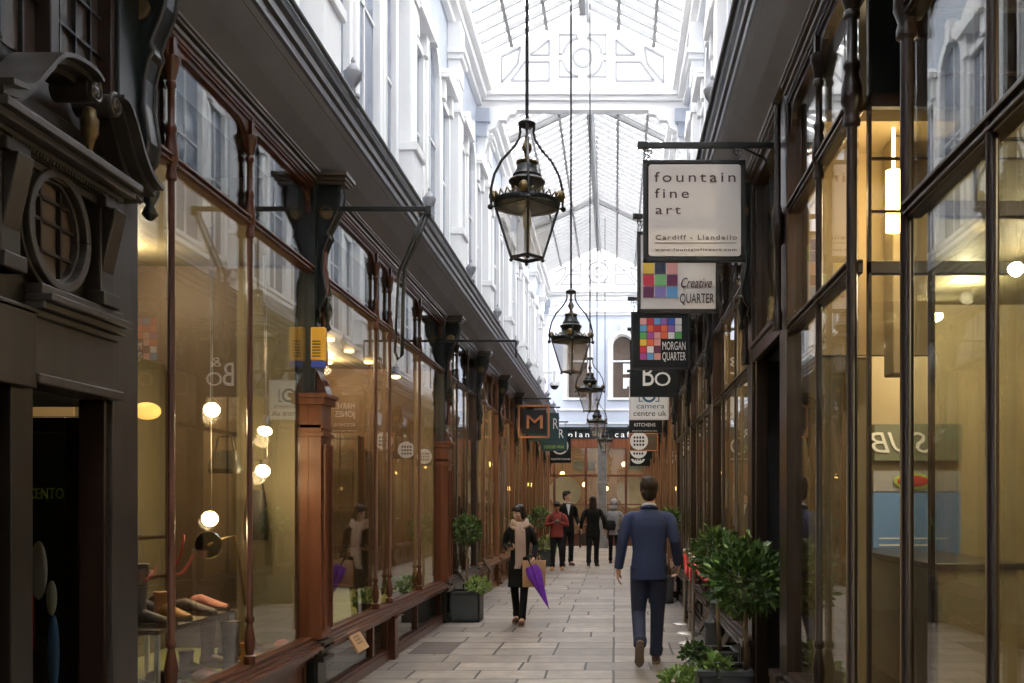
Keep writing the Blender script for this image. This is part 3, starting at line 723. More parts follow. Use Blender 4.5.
# finial urns
def urn(x, y, z, label, k=1.0):
    r = thing('finial_urn', label, 'finial', (x, y, z), 'grey urn finials along the canopies')
    MB().lathe((x, y, z), [(.05*k, 0), (.05*k, .02*k), (.02*k, .03*k), (.018*k, .07*k), (.03*k, .09*k), (.062*k, .14*k), (.07*k, .17*k), (.072*k, .185*k), (.055*k, .19*k), (.05*k, .21*k), (.03*k, .235*k), (.012*k, .26*k), (.016*k, .275*k), (.006*k, .30*k), (.002, .305*k)], 14).build('urn', M['greyline'], r, smooth='auto')
    MB().box(x-.04, x+.04, y-.04, y+.04, z-.06, z).build('block', M['fascia'], r)
for i in range(9):
    urn(XL+EL+.02, 7.44 + 3.05*i, 4.58, 'small grey urn finial on the left canopy edge, %s from the camera' % ords[i])
for i in range(5):
    urn(XR-ER-.02, 7.75 + 2.95*i, 4.58, 'small grey urn finial on the right canopy edge, %s from the camera' % ords[i])

# ---- interiors of the shops
def interior(side, y0, y1, floorz, floorm, backm, sidem, depth, watt, col, n):
    s = -S[side]; x0 = W[side] + s*.09; x1 = W[side] + s*depth
    w = MB().box(x1, x1+s*.08, y0, y1, 0, 4.0); struct(w.build('wall_back_%d' % n, backm))
    w = MB().box(x0, x1, y1-.06, y1-.01, 0, 4.0); struct(w.build('wall_side_%d' % n, sidem))
    struct(MB().box(x0 - s*.02, x1, y0, y1-.06, floorz-.06, floorz).build('floor_shop_%d' % n, floorm))
    struct(MB().box(x0 + (s*.7 if n == 20 else 0), x1, y0, y1, 3.34, 3.42).build('ceiling_shop_%d' % n, M['olive']))
    if watt:
        nl = max(2, round((y1-y0)/2.2))
        for i in range(nl):
            l = bpy.data.lights.new('shop_light', 'POINT'); l.shadow_soft_size = .05; l.energy = watt/nl; l.color = col
            o = bpy.data.objects.new('shop_light', l); C.objects.link(o); o.location = (x0 + (x1-x0)*.5, y0 + (y1-y0)*(i+.5)/nl, 3.2)
warm = (1, .72, .42)
interior('left', 4.78, 7.55, .48, M['lime'], M['brownwall'], M['brownwall'], 2.1, 16, (1, .78, .5), 1)
struct(MB().box(-2.80, -2.37, 7.40, 7.46, .48, 3.3).build('wall_end_panel', M['olive']))
interior('left', 7.62, 13.2, .48, M['lime'], M['warmbrown'], M['warmbrown'], 2.4, 42, warm, 2)
struct(MB().box(-2.62, -2.37, 13.05, 13.12, .48, 3.3).build('wall_end_panel_2', M['cream']))
for i, (a, b) in enumerate(zip(ys, ys[1:])):
    interior('left', a+.02, b, .3, M['carpet'], M['cream'], M['cream'] if i % 2 else M['brownwall'], 2.2, 22, warm, 3+i)
interior('right', -1.0, 9.0, .30, M['carpet'], M['cream'], M['cream'], 3.4, 110, (1, .80, .52), 20)
for i, (a, b) in enumerate(zip([9.0] + RP[1:], RP[1:])):
    interior('right', a+.02, b, .3, M['carpet'], M['cream'], M['brownwall'] if i % 2 else M['cream'], 2.4, 22, warm, 21+i)
# outer shells so that the daylight stays in the arcade
sh = MB().box(-6.5, -6.4, -6, YE, 0, 4.5); sh.box(-6.5, UL-.3, -6, YE, 4.4, 4.5); struct(sh.build('wall_left_outer', M['brownwall']))
sh = MB().box(5.6, 5.7, -6, YE, 0, 4.5); sh.box(UR+.3, 5.7, -6, YE, 4.4, 4.5); struct(sh.build('wall_right_outer', M['brownwall']))
sh = MB().box(XL-.1, XL-.02, -6, 3.2, 0, 4.4); struct(sh.build('wall_left_near', M['oldwood']))


struct(MB().box(-6.5, 5.7, -6.2, -6, 0, 11).build('wall_rear', M['white']))  # unseen end stop added to block the open sky, pale to bounce light
# ================================================================= carved doorcase, near left
def doorcase():
    X = XL
    r = thing('carved_doorcase', 'aged dark wood doorcase with oval window and broken swan neck pediment', 'doorcase', (X, 4.0, 0))
    def b(mb, n, m='oldwood', p=r, bev=.005, **k): return mb.build(n, M[m], p, bevel=bev, **k)
    # posts and wall field
    q = MB(); q.box(X-.12, X+.04, 3.2, 3.62, 0, 2.35); q.box(X-.06, X+.01, 3.76, 3.9, 0, 2.02)
    q.box(X-.12, X, 3.2, 4.55, 2.02, 3.0); b(q, 'wall_panelling')
    q = MB(); q.box(X-.04, X+.02, 4.5, 4.74, 0, 3.05); b(q, 'corner_pier', 'greywood')
    q = MB(); q.box(X-.5, X-.0, 3.9, 3.92, 0, 2.02); q.box(X-.12, X, 4.47, 4.5, 0, 2.02); q.box(X-.5, X, 3.62, 3.66, 0, 2.02); b(q, 'door_reveal', 'wood')
    # frieze panel over the door
    q = MB(); q.box(X, X+.03, 3.88, 4.5, 2.05, 2.3); q.box(X, X+.06, 3.86, 4.52, 2.02, 2.06); b(q, 'door_head', 'greywood')
    q = MB(); q.box(X, X+.05, 3.2, 3.86, 2.0, 2.3)
    b(q, 'side_frieze')
    # lower cornice
    q = MB()
    for (p, z0, z1) in ((.05, 2.28, 2.31), (.08, 2.31, 2.34), (.11, 2.34, 2.37), (.07, 2.37, 2.41)): q.box(X, X+p, 3.86 if z0 > 2.3 else 3.2, 4.5, z0, z1)
    b(q, 'lower_cornice', 'greywood')
    # oval window
    oc, oz = 4.0, 2.645
    def el(ry, rz, n=40): return [(oc + ry*math.cos(2*PI*i/n), oz + rz*math.sin(2*PI*i/n)) for i in range(n+1)]
    q = MB(); q.band(el(.225, .24), el(.19, .205), 'X', X, X+.07); q.band(el(.243, .258), el(.225, .24), 'X', X, X+.045); q.band(el(.19, .205), el(.175, .19), 'X', X, X+.04)
    ow = b(q, 'oval_window_ring', 'greywood', bev=.004)
    MB().prism(el(.18, .195)[:-1], 'X', X+.002, X+.008).build('pane', M['brownwall'], ow)
    q = MB()
    for t in (-.07, .07): q.box(X+.008, X+.026, oc+t-.007, oc+t+.007, oz-.18, oz+.18)
    for t in (-.09, .03, .12): q.box(X+.008, X+.026, oc-.17, oc+.17, oz+t-.006, oz+t+.006)
    q.build('glazing_bars', M['wood'], ow)
    # side brackets beside the oval
    for yy in (3.66, 4.36):
        q = MB(); q.box(X, X+.07, yy-.06, yy+.06, 2.41, 2.83); q.box(X, X+.10, yy-.075, yy+.075, 2.83, 2.88)
        q.box(X, X+.09, yy-.07, yy+.07, 2.41, 2.47)
        q.prism([(X+.07, 2.56), (X+.12, 2.78), (X+.13, 2.83), (X+.07, 2.83)], 'Y', yy-.05, yy+.05)
        b(q, 'pilaster', 'oldwood')
    # main cornice with dentils
    q = MB()
    for (p, z0, z1) in ((.06, 2.84, 2.87), (.10, 2.89, 2.91), (.15, 2.91, 2.94), (.18, 2.94, 2.97), (.08, 2.87, 2.89)): q.box(X, X+p, 3.46, 4.42 + p*.2, z0, z1)
    b(q, 'cornice', 'greywood', bev=.003)
    q = MB(); yy = 3.62
    while yy < 4.40: q.box(X+.08, X+.10, yy, yy+.011, 2.872, 2.888); yy += .022
    q.build('dentils', M['greywood'], r)
    # swan neck pediment: two S curves ending in scrolls
    def neck(top, vc, sg):
        from mathutils import Vector as V3
        n = len(top); bot = []
        for i in range(n):
            a0 = Vector(top[max(0, i-1)]); a1 = Vector(top[min(n-1, i+1)]); t = (a1-a0).normalized(); nn = Vector((t.y, -t.x))
            if nn.y > 0: nn = -nn
            bot.append(tuple(Vector(top[i]) + nn*(.085 - .03*i/n)))
        mid = [tuple(Vector(a_)*.75 + Vector(b_)*.25) for a_, b_ in zip(top, bot)]; mid2 = [tuple(Vector(a_)*.4 + Vector(b_)*.6) for a_, b_ in zip(top, bot)]
        q.band(top, mid, 'X', X, X+.20); q.band(mid, mid2, 'X', X, X+.16); q.band(mid2, bot, 'X', X, X+.11)
        pts = []
        for i in range(34):
            a = i*.34; rad = .050*(1 - i/42)
            pts.append((X+.165, vc[0] + sg*rad*math.sin(a), vc[1] + rad*math.cos(a)))
        q.tube(pts, .009, 7)
        q.lathe((X, vc[0], vc[1]), [(.046, 0), (.046, .15), (.03, .162), (.014, .175)], 22, axis='X')
    def smooth(pts, n=28):
        o = []
        m = len(pts)
        for i in range(m-1):
            p0, p1, p2, p3 = [Vector(pts[max(0, min(m-1, j))]) for j in (i-1, i, i+1, i+2)]
            for k in range(6):
                t = k/6; o.append(tuple(.5*((2*p1) + (-p0+p2)*t + (2*p0-5*p1+4*p2-p3)*t*t + (-p0+3*p1-3*p2+p3)*t**3)))
        o.append(tuple(pts[-1])); return o
    q = MB()
    neck(smooth([(3.46, 3.03), (3.58, 3.06), (3.68, 3.16), (3.78, 3.26), (3.90, 3.30), (4.02, 3.305), (4.08, 3.285)]), (4.07, 3.235), 1)
    neck(smooth([(4.62, 3.02), (4.52, 3.05), (4.44, 3.12), (4.37, 3.22), (4.30, 3.285), (4.24, 3.29)]), (4.235, 3.24), -1)
    q.build('swan_neck_pediment', M['greywood'], r, smooth='auto')
    q = MB(); q.box(X, X+.04, 3.5, 4.5, 2.97, 3.12); b(q, 'pediment_field', 'oldwood')
    q = MB().lathe((X+.10, 4.15, 0), [(.035, 2.97), (.035, 2.99), (.012, 3.02), (.02, 3.06), (.034, 3.09), (.036, 3.15), (.028, 3.16), (.025, 3.19), (.01, 3.2)], 14)
    q.build('pediment_urn', M['brass'], r, smooth='auto', label='small brass urn')
    # leaded light above
    q = MB(); q.box(X-.1, X-.04, 3.2, 4.7, 3.1, 4.1)
    for yy in (3.45, 4.02, 4.5): q.box(X-.04, X+.03, yy-.03, yy+.03, 3.3, 4.1)
    q.box(X-.04, X+.06, 3.2, 3.62, 3.40, 3.48); q.box(X-.04, X+.1, 3.2, 3.66, 3.48, 3.52)
    b(q, 'upper_frame', 'wood')
    q = MB()
    for yy in (3.6, 3.74, 3.88, 4.14, 4.26, 4.38): q.box(X-.03, X-.015, yy-.006, yy+.006, 3.3, 4.1)
    for zz in (3.55, 3.72, 3.9): q.box(X-.03, X-.014, 3.45, 4.5, zz-.006, zz+.006)
    q.build('lead_bars', M['iron'], r)
    MB().box(X-.038, X-.033, 3.45, 4.5, 3.3, 4.1).build('leaded_pane', M['darkpane'], r)
    q = MB(); q.box(X-.1, X+.05, 4.5, 4.78, 3.05, 4.1); b(q, 'upper_pier', 'greeniron')
    # glazed door standing back in the recess, with a poster of bags
    d = MB()
    y0 = 4.78
    q = MB(); q.box(-3.1, -2.45, y0, y0+.05, 0, 1.98)
    q = MB(); q.box(-3.2, -2.83, y0, y0+.05, 0, 1.97); q.box(-2.63, -2.43, y0, y0+.05, 0, 1.97); q.box(-2.83, -2.63, y0, y0+.05, 1.9, 1.97); q.box(-2.83, -2.63, y0, y0+.05, 0, .2)
    dd = b(q, 'door', 'wood')
    MB().box(-2.83, -2.63, y0+.02, y0+.026, .2, 1.9).build('glass', M['glass'], dd)
    text('CENTO', -2.82, 1.58, y0+.018, .075, M['limetext'], dd, width=.17)
    MB().box(-3.12, -2.5, y0+.30, y0+.31, .2, 2.0).build('blind', M['greeniron'], dd)
    for i, (xx, zz, w, h, m) in enumerate(((-2.91, 1.22, .045, .15, 'cardwhite'), (-2.845, 1.08, .026, .09, 'cardwhite'), (-2.835, .8, .03, .2, 'hoarding'), (-2.96, .95, .03, .3, 'redrope'), (-2.9, .72, .05, .16, 'brownleather'))):
        k = MB(); k.ell((xx, y0+.27, zz), (w, .02, h)); k.build('display_shape', M[m], dd, smooth=True)
    q = MB(); q.box(-3.2, -2.4, 4.74, 4.80, 2.02, 3.0); q.box(-3.3, -3.2, 3.2, 4.8, 0, 2.1); q.box(-3.2, -2.4, 3.6, 4.8, 2.02, 2.1); b(q, 'recess_lining', 'black')
doorcase()

# ================================================================= lanterns
def lantern(px, py_bottom, d, label, first=None):
    c = P(px, py_bottom, d)
    if first:
        dz = c.z - first.location.z
        o = copy_tree(first, None, c)
        o['label'] = label
        return o
    r = thing('hanging_lantern', label, 'lantern', c, 'lanterns down the middle of the arcade')
    x, y, z = c
    def ring(rad, zz, w=.012):
        return [(x + rad*math.cos(2*PI*i/24), y + rad*math.sin(2*PI*i/24), z + zz) for i in range(25)]
    n = 4; off = PI/2 + .12
    A = [off + 2*PI*i/n for i in range(n)]
    rb, rt, h = .108, .215, .345
    f = MB()
    for a in A: f.beam((x+rb*math.cos(a), y+rb*math.sin(a), z), (x+rt*math.cos(a), y+rt*math.sin(a), z+h), .016, .016)
    for rad, zz, w in ((rb, 0, .02), (rt, h, .02)):
        for i in range(n):
            a, b = A[i], A[(i+1) % n]
            f.beam((x+rad*math.cos(a), y+rad*math.sin(a), z+zz), (x+rad*math.cos(b), y+rad*math.sin(b), z+zz), .016, w)
    for a in A: f.ell((x+rb*math.cos(a), y+rb*math.sin(a), z-.015), .014, n=8, m=5)
    f.build('frame', M['iron'], r)
    for i in range(n):
        a, b = A[i], A[(i+1) % n]
        g = MB(); p = [(x+rr*math.cos(t)*k, y+rr*math.sin(t)*k, z+zz) for k in (.985, .965) for rr, t, zz in ((rb, a, .005), (rb, b, .005), (rt, b, h-.005), (rt, a, h-.005))]
        g.add(p, [(0,1,2,3), (7,6,5,4), (0,4,5,1), (1,5,6,2), (2,6,7,3), (3,7,4,0)])
        g.build('glass_pane', M['lampglass'], r)
    t = MB().lathe((x, y, z), [(.19, h-.005), (.222, h), (.228, h+.025), (.222, h+.04), (.21, h+.045), (.17, h+.07), (.12, h+.10), (.10, h+.12)], 28)
    t.build('roof', M['greeniron'], r, smooth='auto')
    cr = MB()
    for i in range(24):
        a = 2*PI*i/24; a2 = a + PI/24
        px_, py_ = x+.222*math.cos(a), y+.222*math.sin(a)
        cr.tube([(x+.222*math.cos(a-.1), y+.222*math.sin(a-.1), z+h+.04), (x+.228*math.cos(a), y+.228*math.sin(a), z+h+.075), (x+.222*math.cos(a+.1), y+.222*math.sin(a+.1), z+h+.04)], .006, 5)
        if i % 6 == 0: cr.ell((x+.226*math.cos(a), y+.226*math.sin(a), z+h+.075), (.035, .035, .04), n=8, m=5)
    cr.build('gallery_crown', M['brass'], r, smooth=True, label='pierced brass crown')
    s = MB().lathe((x, y, z), [(.098, h+.10), (.105, h+.115), (.11, h+.15), (.12, h+.16), (.125, h+.175), (.118, h+.185), (.095, h+.20), (.098, h+.215), (.09, h+.225), (.075, h+.25), (.07, h+.27), (.065, h+.285), (.05, h+.29)], 24)
    s.build('chimney', M['iron'], r, smooth='auto')
    s = MB().lathe((x, y, z), [(.05, h+.285), (.072, h+.295), (.076, h+.305), (.05, h+.32), (.02, h+.33), (.015, h+.36), (.032, h+.39), (.036, h+.41), (.02, h+.44), (.014, h+.46), (.018, h+.475), (.008, h+.50), (.003, h+.52)], 16)
    s.build('finial', M['brass'], r, smooth='auto', label='brass finial')
    hg = MB()
    for i in range(4):
        a = PI/4*0 + i*PI/2 + .12
        ca, sa = math.cos(a), math.sin(a)
        pts = [(.035, .575), (.05, .56), (.045, .52), (.055, .47), (.10, .40), (.17, .32), (.22, .22), (.243, .12), (.243, .03), (.24, -.01), (.225, .0)]
        hg.tube([(x + q*ca, y + q*sa, z + h + w*.98) for q, w in pts], .009, 7)
        hg.ell((x+.247*ca, y+.247*sa, z+h-.005), .02, n=8, m=6)
    hg.lathe((x, y, z), [(.02, h+.54), (.055, h+.55), (.06, h+.57), (.05, h+.58), (.02, h+.60)], 14)
    hg.build('hanger', M['iron'], r, smooth='auto')
    MB().lathe((x, y, z), [(.02, .0), (.022, .06), (.018, .2), (.03, .22), (.03, .30), (.012, h)], 12).build('mantle', M['mantle'], r, smooth='auto')
    MB().tube([(x, y, z+h+.58), (x, y, 10.6)], .012, 8).build('rod', M['iron'], r)
    return r
L1 = lantern(527, 258, 6.8, 'big black lantern with brass crown hanging highest and nearest of the row')
lantern(571, 372, 11.35, 'second black lantern of the hanging row, beside the multicoloured hanging signs', L1)
lantern(590, 411, 17.4, 'third lantern of the hanging row, before the pale blue end wall', L1)
lantern(597, 437, 24.5, 'fourth lantern of the hanging row, partly hidden under the third', L1)
lantern(605, 452, 31.5, 'farthest and smallest lantern, hanging in front of the cafe name', L1)

# ================================================================= hanging signs
def hanging(side, px0, px1, py0, py1, d, label, board, frame='iron', arm_z=None, wallx=None, fr=.022, t=.03, hooks=True, nm='hanging_sign', armtip=None):
    a = P(px0, py0, d); b = P(px1, py1, d); az = arm_z if arm_z is not None else a.z + .14*min(1, d/9)
    r = thing(nm, label, 'sign', ((a.x+b.x)/2, d, b.z))
    MB().box(a.x+fr*.6, b.x-fr*.6, d-t/2, d+t/2, b.z+fr*.6, a.z-fr*.6).build('board', M[board], r, bevel=.003)
    f = MB(); w = fr
    f.box(a.x, b.x, d-t/2-.008, d+t/2+.008, a.z-w, a.z); f.box(a.x, b.x, d-t/2-.008, d+t/2+.008, b.z, b.z+w)
    f.box(a.x, a.x+w, d-t/2-.008, d+t/2+.008, b.z, a.z); f.box(b.x-w, b.x, d-t/2-.008, d+t/2+.008, b.z, a.z)
    f.build('frame', M[frame], r, bevel=.002)
    wx = W[side]; s = S[side]
    tip = (a.x if side == 'right' else b.x)
    arm = MB().beam((tip - (.02 if side == 'right' else -.02), d, az), (wx, d, az), .028, .034)
    arm.box(tip-.035, tip+.035, d-.02, d+.02, az-.02, az+.02)
    arm.tube([(wx + s*.02, d, az-.25), (wx + s*.12, d, az-.08), (wx + s*.26, d, az-.01)], .009, 6)
    arm.build('bracket_arm', M['iron'], r, bevel=.002)
    if hooks:
        for hx in (a.x+.03, b.x-.04):
            k = MB(); zz = az-.02; hgt = zz - a.z; w2 = .026
            for dx in (-w2, 0, w2): k.tube([(hx+dx, d, zz), (hx+dx, d, zz-.35*hgt), (hx+dx*.3, d, zz-.52*hgt)], .004, 5)
            k.tube([(hx-w2, d, zz-.18*hgt), (hx+w2, d, zz-.18*hgt)], .004, 5)
            k.tube([(hx, d, zz-.5*hgt), (hx+.012, d, zz-.65*hgt), (hx-.006, d, zz-.8*hgt), (hx, d, a.z-.005)], .005, 5)
            k.build('hook', M['iron'], r)
    return r, a, b
yq = lambda d, t=.03: d - t/2 - .003
r, a, b = hanging('right', 643, 745, 161, 262, 6.3, 'large off white square sign reading fountain fine art, nearest on the right', 'board')
k = 6.3/1000; y = yq(6.3)
# off white plate with rounded corners
def rrect(x0, x1, z0, z1, rad, n=5):
    o = []
    for cx, cz, a0 in ((x1-rad, z1-rad, 0), (x0+rad, z1-rad, 90), (x0+rad, z0+rad, 180), (x1-rad, z0+rad, 270)):
        o += [(cx + rad*math.cos(math.radians(a0+90*i/n)), cz + rad*math.sin(math.radians(a0+90*i/n))) for i in range(n+1)]
    return o
A = P(648.5, 165.5, 6.3); B = P(740.5, 257, 6.3)
MB().prism(rrect(A.x, B.x, B.z, A.z, .02), 'Y', y-.004, y+.001).build('plate', M['cardwhite'], r)
y -= .005
def T(s, px, py, wpx, hpx, d, yy, m, root, **kw):   # text with its baseline-left at a pixel of the board, drawn on the board's own plane
    p = P(px, py, d); return text(s, p.x, p.z, yy, hpx*d/1000*1.42, M[m], root, width=wpx*d/1000, **kw)
T('fountain', 654, 183, 81, 10, 6.3, y, 'maroon', r, spacing=1.3)
T('fine', 654.5, 199, 34, 9.5, 6.3, y, 'maroon', r, spacing=1.3)
T('art', 655, 215, 25, 9, 6.3, y, 'maroon', r, spacing=1.3)
T('Cardiff - Llandeilo', 655, 240.5, 81, 4.6, 6.3, y, 'maroon', r, spacing=1.2)
T('www.fountainfineart.com', 655, 252, 81, 3.0, 6.3, y, 'maroon', r, spacing=1.2)
q = P(655, 243.6, 6.3); q2 = P(736, 244.2, 6.3); MB().box(q.x, q2.x, y-.001, y, q2.z, q.z).build('rule', M['maroon'], r)

pal = {'w': (.75,.72,.72), 'r': (.55,.03,.06), 'o': (.75,.13,.05), 'y': (.75,.5,.06), 'g': (.12,.42,.12), 't': (.08,.35,.33), 'b': (.04,.1,.42), 'c': (.12,.33,.6), 'p': (.3,.12,.42), 'm': (.4,.06,.3), 'k': (.03,.04,.07), 'd': (.14,.02,.08), 's': (.7,.33,.3), 'l': (.2,.5,.2), 'v': (.25,.2,.5)}
pm = {k_: mat('sign square ' + k_, v_, .5) for k_, v_ in pal.items()}
def grid(rows, px0, py0, cell, gap, d, root, yy):
    for j, row in enumerate(rows):
        for i, c in enumerate(row):
            if c == '.': continue
            p = P(px0 + i*cell, py0 + j*cell, d); p2 = P(px0 + (i+1)*cell - gap, py0 + (j+1)*cell - gap, d)
            MB().box(p.x, p2.x, yy-.002, yy, p2.z, p.z).build('colour_square', pm[c], root)
r, a, b = hanging('right', 637, 719, 232, 313, 8.2, 'grey framed sign with colour squares reading Creative Quarter, behind the fountain sign', 'cardwhite', frame='greywood', fr=.03)
y = yq(8.2) - .001
grid(['tmbgkr', 'tmbgkr', 'yks...', 'rld...', 'dvc...'], 643, 240, 11.8, 1.0, 8.2, r, y)
T('Creative', 679.5, 288, 31, 10, 8.2, y, 'maroon', r, shear=.35)
T('QUARTER', 679.5, 303.5, 34, 9.8, 8.2, y, 'black', r)
r, a, b = hanging('right', 631, 690, 312, 370, 10.7, 'black sign with grid of coloured squares reading Morgan Quarter', 'board')
y = yq(10.7) - .001
grid(['spoycw', 'copmst', 'rywgos', 'opsdrc', 'yowl..', 'mwr...'][:0] or ['srcpbw', 'coropw', 'gmsowg', 'yos...', 'rwd...', 'mcs...'], 640, 318.5, 7.0, .5, 10.7, r, y)
T('MORGAN', 662, 350, 23, 8.2, 10.7, y, 'brightwhite', r)
T('QUARTER', 662, 360.5, 23.5, 8.2, 10.7, y, 'brightwhite', r)
r, a, b = hanging('right', 630, 678, 340, 397, 12.9, 'charcoal sign with tall white letter B, ampersand and O', 'board', frame='board')
y = yq(12.9) - .001
T('B', 641, 386, 11, 24, 12.9, y, 'brightwhite', r); T('O', 653.5, 386, 16, 14, 12.9, y, 'brightwhite', r); T('&', 655, 367, 11, 10, 12.9, y, 'brightwhite', r)
r, a, b = hanging('right', 629, 669, 380, 420, 15.6, 'white square sign reading camera centre uk', 'brightwhite', frame='cardwhite')
y = yq(15.6) - .001
T('camera', 636, 408.5, 28, 5.0, 15.6, y, 'navytext', r); T('centre uk', 633, 416, 33, 5.5, 15.6, y, 'black', r)
p = P(649, 395.5, 15.6); q = MB().band(arc(p.x, p.z, .11, 0, 360, 24), arc(p.x, p.z, .075, 0, 360, 24), 'Y', y-.002, y)
q.build('ring_emblem', M['navytext'], r)
q = MB()
for sx in (-1, 1):
    q.box(p.x+sx*.16, p.x+sx*.145, y-.002, y, p.z-.10, p.z+.1); q.box(p.x+sx*.16, p.x+sx*.1, y-.002, y, p.z-.10, p.z-.085)
q.build('emblem_brackets', M['navytext'], r)
r, a, b = hanging('right', 629, 662, 395, 433, 18.9, 'charcoal sign reading Harvey Jones Kitchens below the camera sign', 'board', frame='board')
y = yq(18.9) - .001
T('HARVEY', 634, 409, 22, 6, 18.9, y, 'brightwhite', r); T('JONES', 634, 417, 20, 6, 18.9, y, 'brightwhite', r); T('KITCHENS', 634, 426.5, 21, 3.4, 18.9, y, 'brightwhite', r)
T('www.harveyjones.com', 632, 431.5, 25, 1.5, 18.9, y, 'brightwhite', r)
for (px0, px1, py0, py1, d, lab, brd, frm, rad, cc) in ((629, 658, 433, 451, 22.0, 'round white sign on a rust framed panel, uppermost of the three round ones', 'brownwall', 'orangepaint', 9, (639, 441)),
        (630, 652, 448, 459, 24.6, 'white disc sign on black, middle of the three round ones', 'board', 'board', 8.5, (638.5, 450)),
        (630, 650, 454, 466, 27.2, 'white disc sign on black, lowest of the three round ones', 'board', 'board', 7.5, (638, 456.5))):
    r, a, b = hanging('right', px0, px1, py0, py1, d, lab, brd, frame=frm)
    p = P(cc[0], cc[1], d); rd = rad*d/1000
    MB().prism(arc(p.x, p.z, rd, 0, 360, 26)[:-1], 'Y', yq(d)-.012, yq(d)-.004).build('white_disc', M['brightwhite'], r)
    q = MB(); 
    for i in range(3):
        for j in range(4): q.box(p.x+rd*(-.6+.32*j), p.x+rd*(-.6+.32*j+.2), yq(d)-.014, yq(d)-.012, p.z+rd*(.25-.4*i), p.z+rd*(.50-.4*i))
    q.build('dark_marks', M['board'], r)
# left signs
r, a, b = hanging('left', 518, 549.5, 405, 438, 22.0, 'copper framed open sign with a large orange letter M', 'board', frame='orangepaint', fr=.04)
for ch in list(r.children):
    if ch.name.startswith('board'): bpy.data.objects.remove(ch)
y = 22 - .03
text('M', P(525, 428.5, 22).x, P(525, 428.5, 22).z, y, .42, M['orangepaint'], r, width=.35, ext=.02)
MB().box(P(522,0,22).x, P(546,0,22).x, 22.01, 22.02, P(0,434,22).z, P(0,410,22).z).build('back_plate', M['black'], r)
r, a, b = hanging('left', 529, 559, 413, 441, 24.6, 'dark teal sign reading brow with a smile mark, just behind the copper M sign', 'tealboard', frame='tealboard')
T('bro', 531, 429, 14, 8, 24.6, yq(24.6)-.003, 'brightwhite', r); T('R', 552.5, 429, 5, 11, 24.6, yq(24.6)-.003, 'brightwhite', r)
r['label'] = 'dark teal sign with white letters bro and R, just behind the copper M sign'
r, a, b = hanging('left', 541, 567, 427, 451, 27.4, 'dark teal sign with small pale lettering under the teal bro sign', 'tealboard', frame='tealboard')
T('DESIGNER WEAR', 544, 448.5, 20, 3.2, 27.4, yq(27.4)-.003, 'limetext', r); T('R', 558, 438, 5, 9, 27.4, yq(27.4)-.003, 'brightwhite', r)
r, a, b = hanging('left', 550, 571, 436, 463, 30.6, 'charcoal sign with a pale ring emblem, farthest on the left row', 'board', frame='board')
p = P(560, 446, 30.6); MB().band(arc(p.x, p.z, .26, 0, 360, 24), arc(p.x, p.z, .215, 0, 360, 24), 'Y', yq(30.6)-.006, yq(30.6)-.002).build('ring_emblem', M['cardwhite'], r)
T('COUNTRY BOUND', 551, 460, 19, 1.8, 30.6, yq(30.6)-.003, 'brightwhite', r)

# empty iron sign arm on the left with its bent drop
r = thing('sign_arm', 'empty black iron sign arm reaching out over the aisle from the rosette bracket', 'sign bracket', (XL, 7.5, 3.77))
q = MB(); p = P(430, 209, 7.5); q.beam((XL, 7.5, p.z), p, .028, .034); q.box(p.x-.03, p.x+.01, 7.48, 7.52, p.z-.05, p.z+.02)
q.build('arm', M['iron'], r, bevel=.003)
q = MB(); q.tube([P(428, 213, 7.5), P(415, 246, 7.5), P(405, 268, 7.5), P(403, 300, 7.5), P(402, 355, 7.5), P(398, 360, 7.5), P(395, 352, 7.5)], .014, 7)
q.tube([P(424, 213, 7.5), P(410, 246, 7.5), P(399, 272, 7.5), P(397, 300, 7.5), P(395, 352, 7.5)], .010, 7)
q.build('bent_drop', M['iron'], r, smooth=True)
# long thin sign arms further down
for (d, py, x1, lab) in ((13.0, 341, 516, 'thin black sign arm over the aisle beside the slate planter'),):
    p = P(x1, py, d); q = MB().beam((XL, d, p.z), p, .026, .03); q.tube([p, p + Vector((0, 0, -.22))], .01, 6)
    tag(q.build('sign_arm', M['iron'], bevel=.002), lab, 'sign bracket')
# yellow alarm box
r = thing('alarm_box', 'yellow alarm box with blue base on the left timber pier', 'alarm box', (XL+.12, 7.41, 2.65))
c = P(319, 345, 7.41)
q = MB().box(c.x-.055, c.x+.05, 7.38, 7.44, c.z-.12, c.z+.13); q.build('case', M['yellow'], r, bevel=.01)
q = MB()
for i in range(6): q.box(c.x-.04, c.x+.02, 7.376, 7.38, c.z-.09+.022*i, c.z-.083+.022*i)
q.build('louvres', M['black'], r)
MB().box(c.x-.05, c.x+.045, 7.375, 7.445, c.z-.17, c.z-.12).build('blue_base', M['bluepl'], r, bevel=.006)
# cctv dome
c = P(554.5, 386, 34); r = thing('dome_camera', 'white dome security camera hanging before the pale blue wall', 'camera', c)
MB().lathe(c, [(.05, .5), (.05, .16), (.16, .14), (.17, .02), (.15, 0)], 16).build('housing', M['brightwhite'], r, smooth='auto')
MB().ell((c.x, c.y, c.z), (.14, .14, .13)).build('dome', M['black'], r, smooth=True)
MB().beam((c.x, c.y, c.z+.45), (UL+.01, c.y, c.z+.45), .05, .05).build('wall_arm', M['brightwhite'], r)

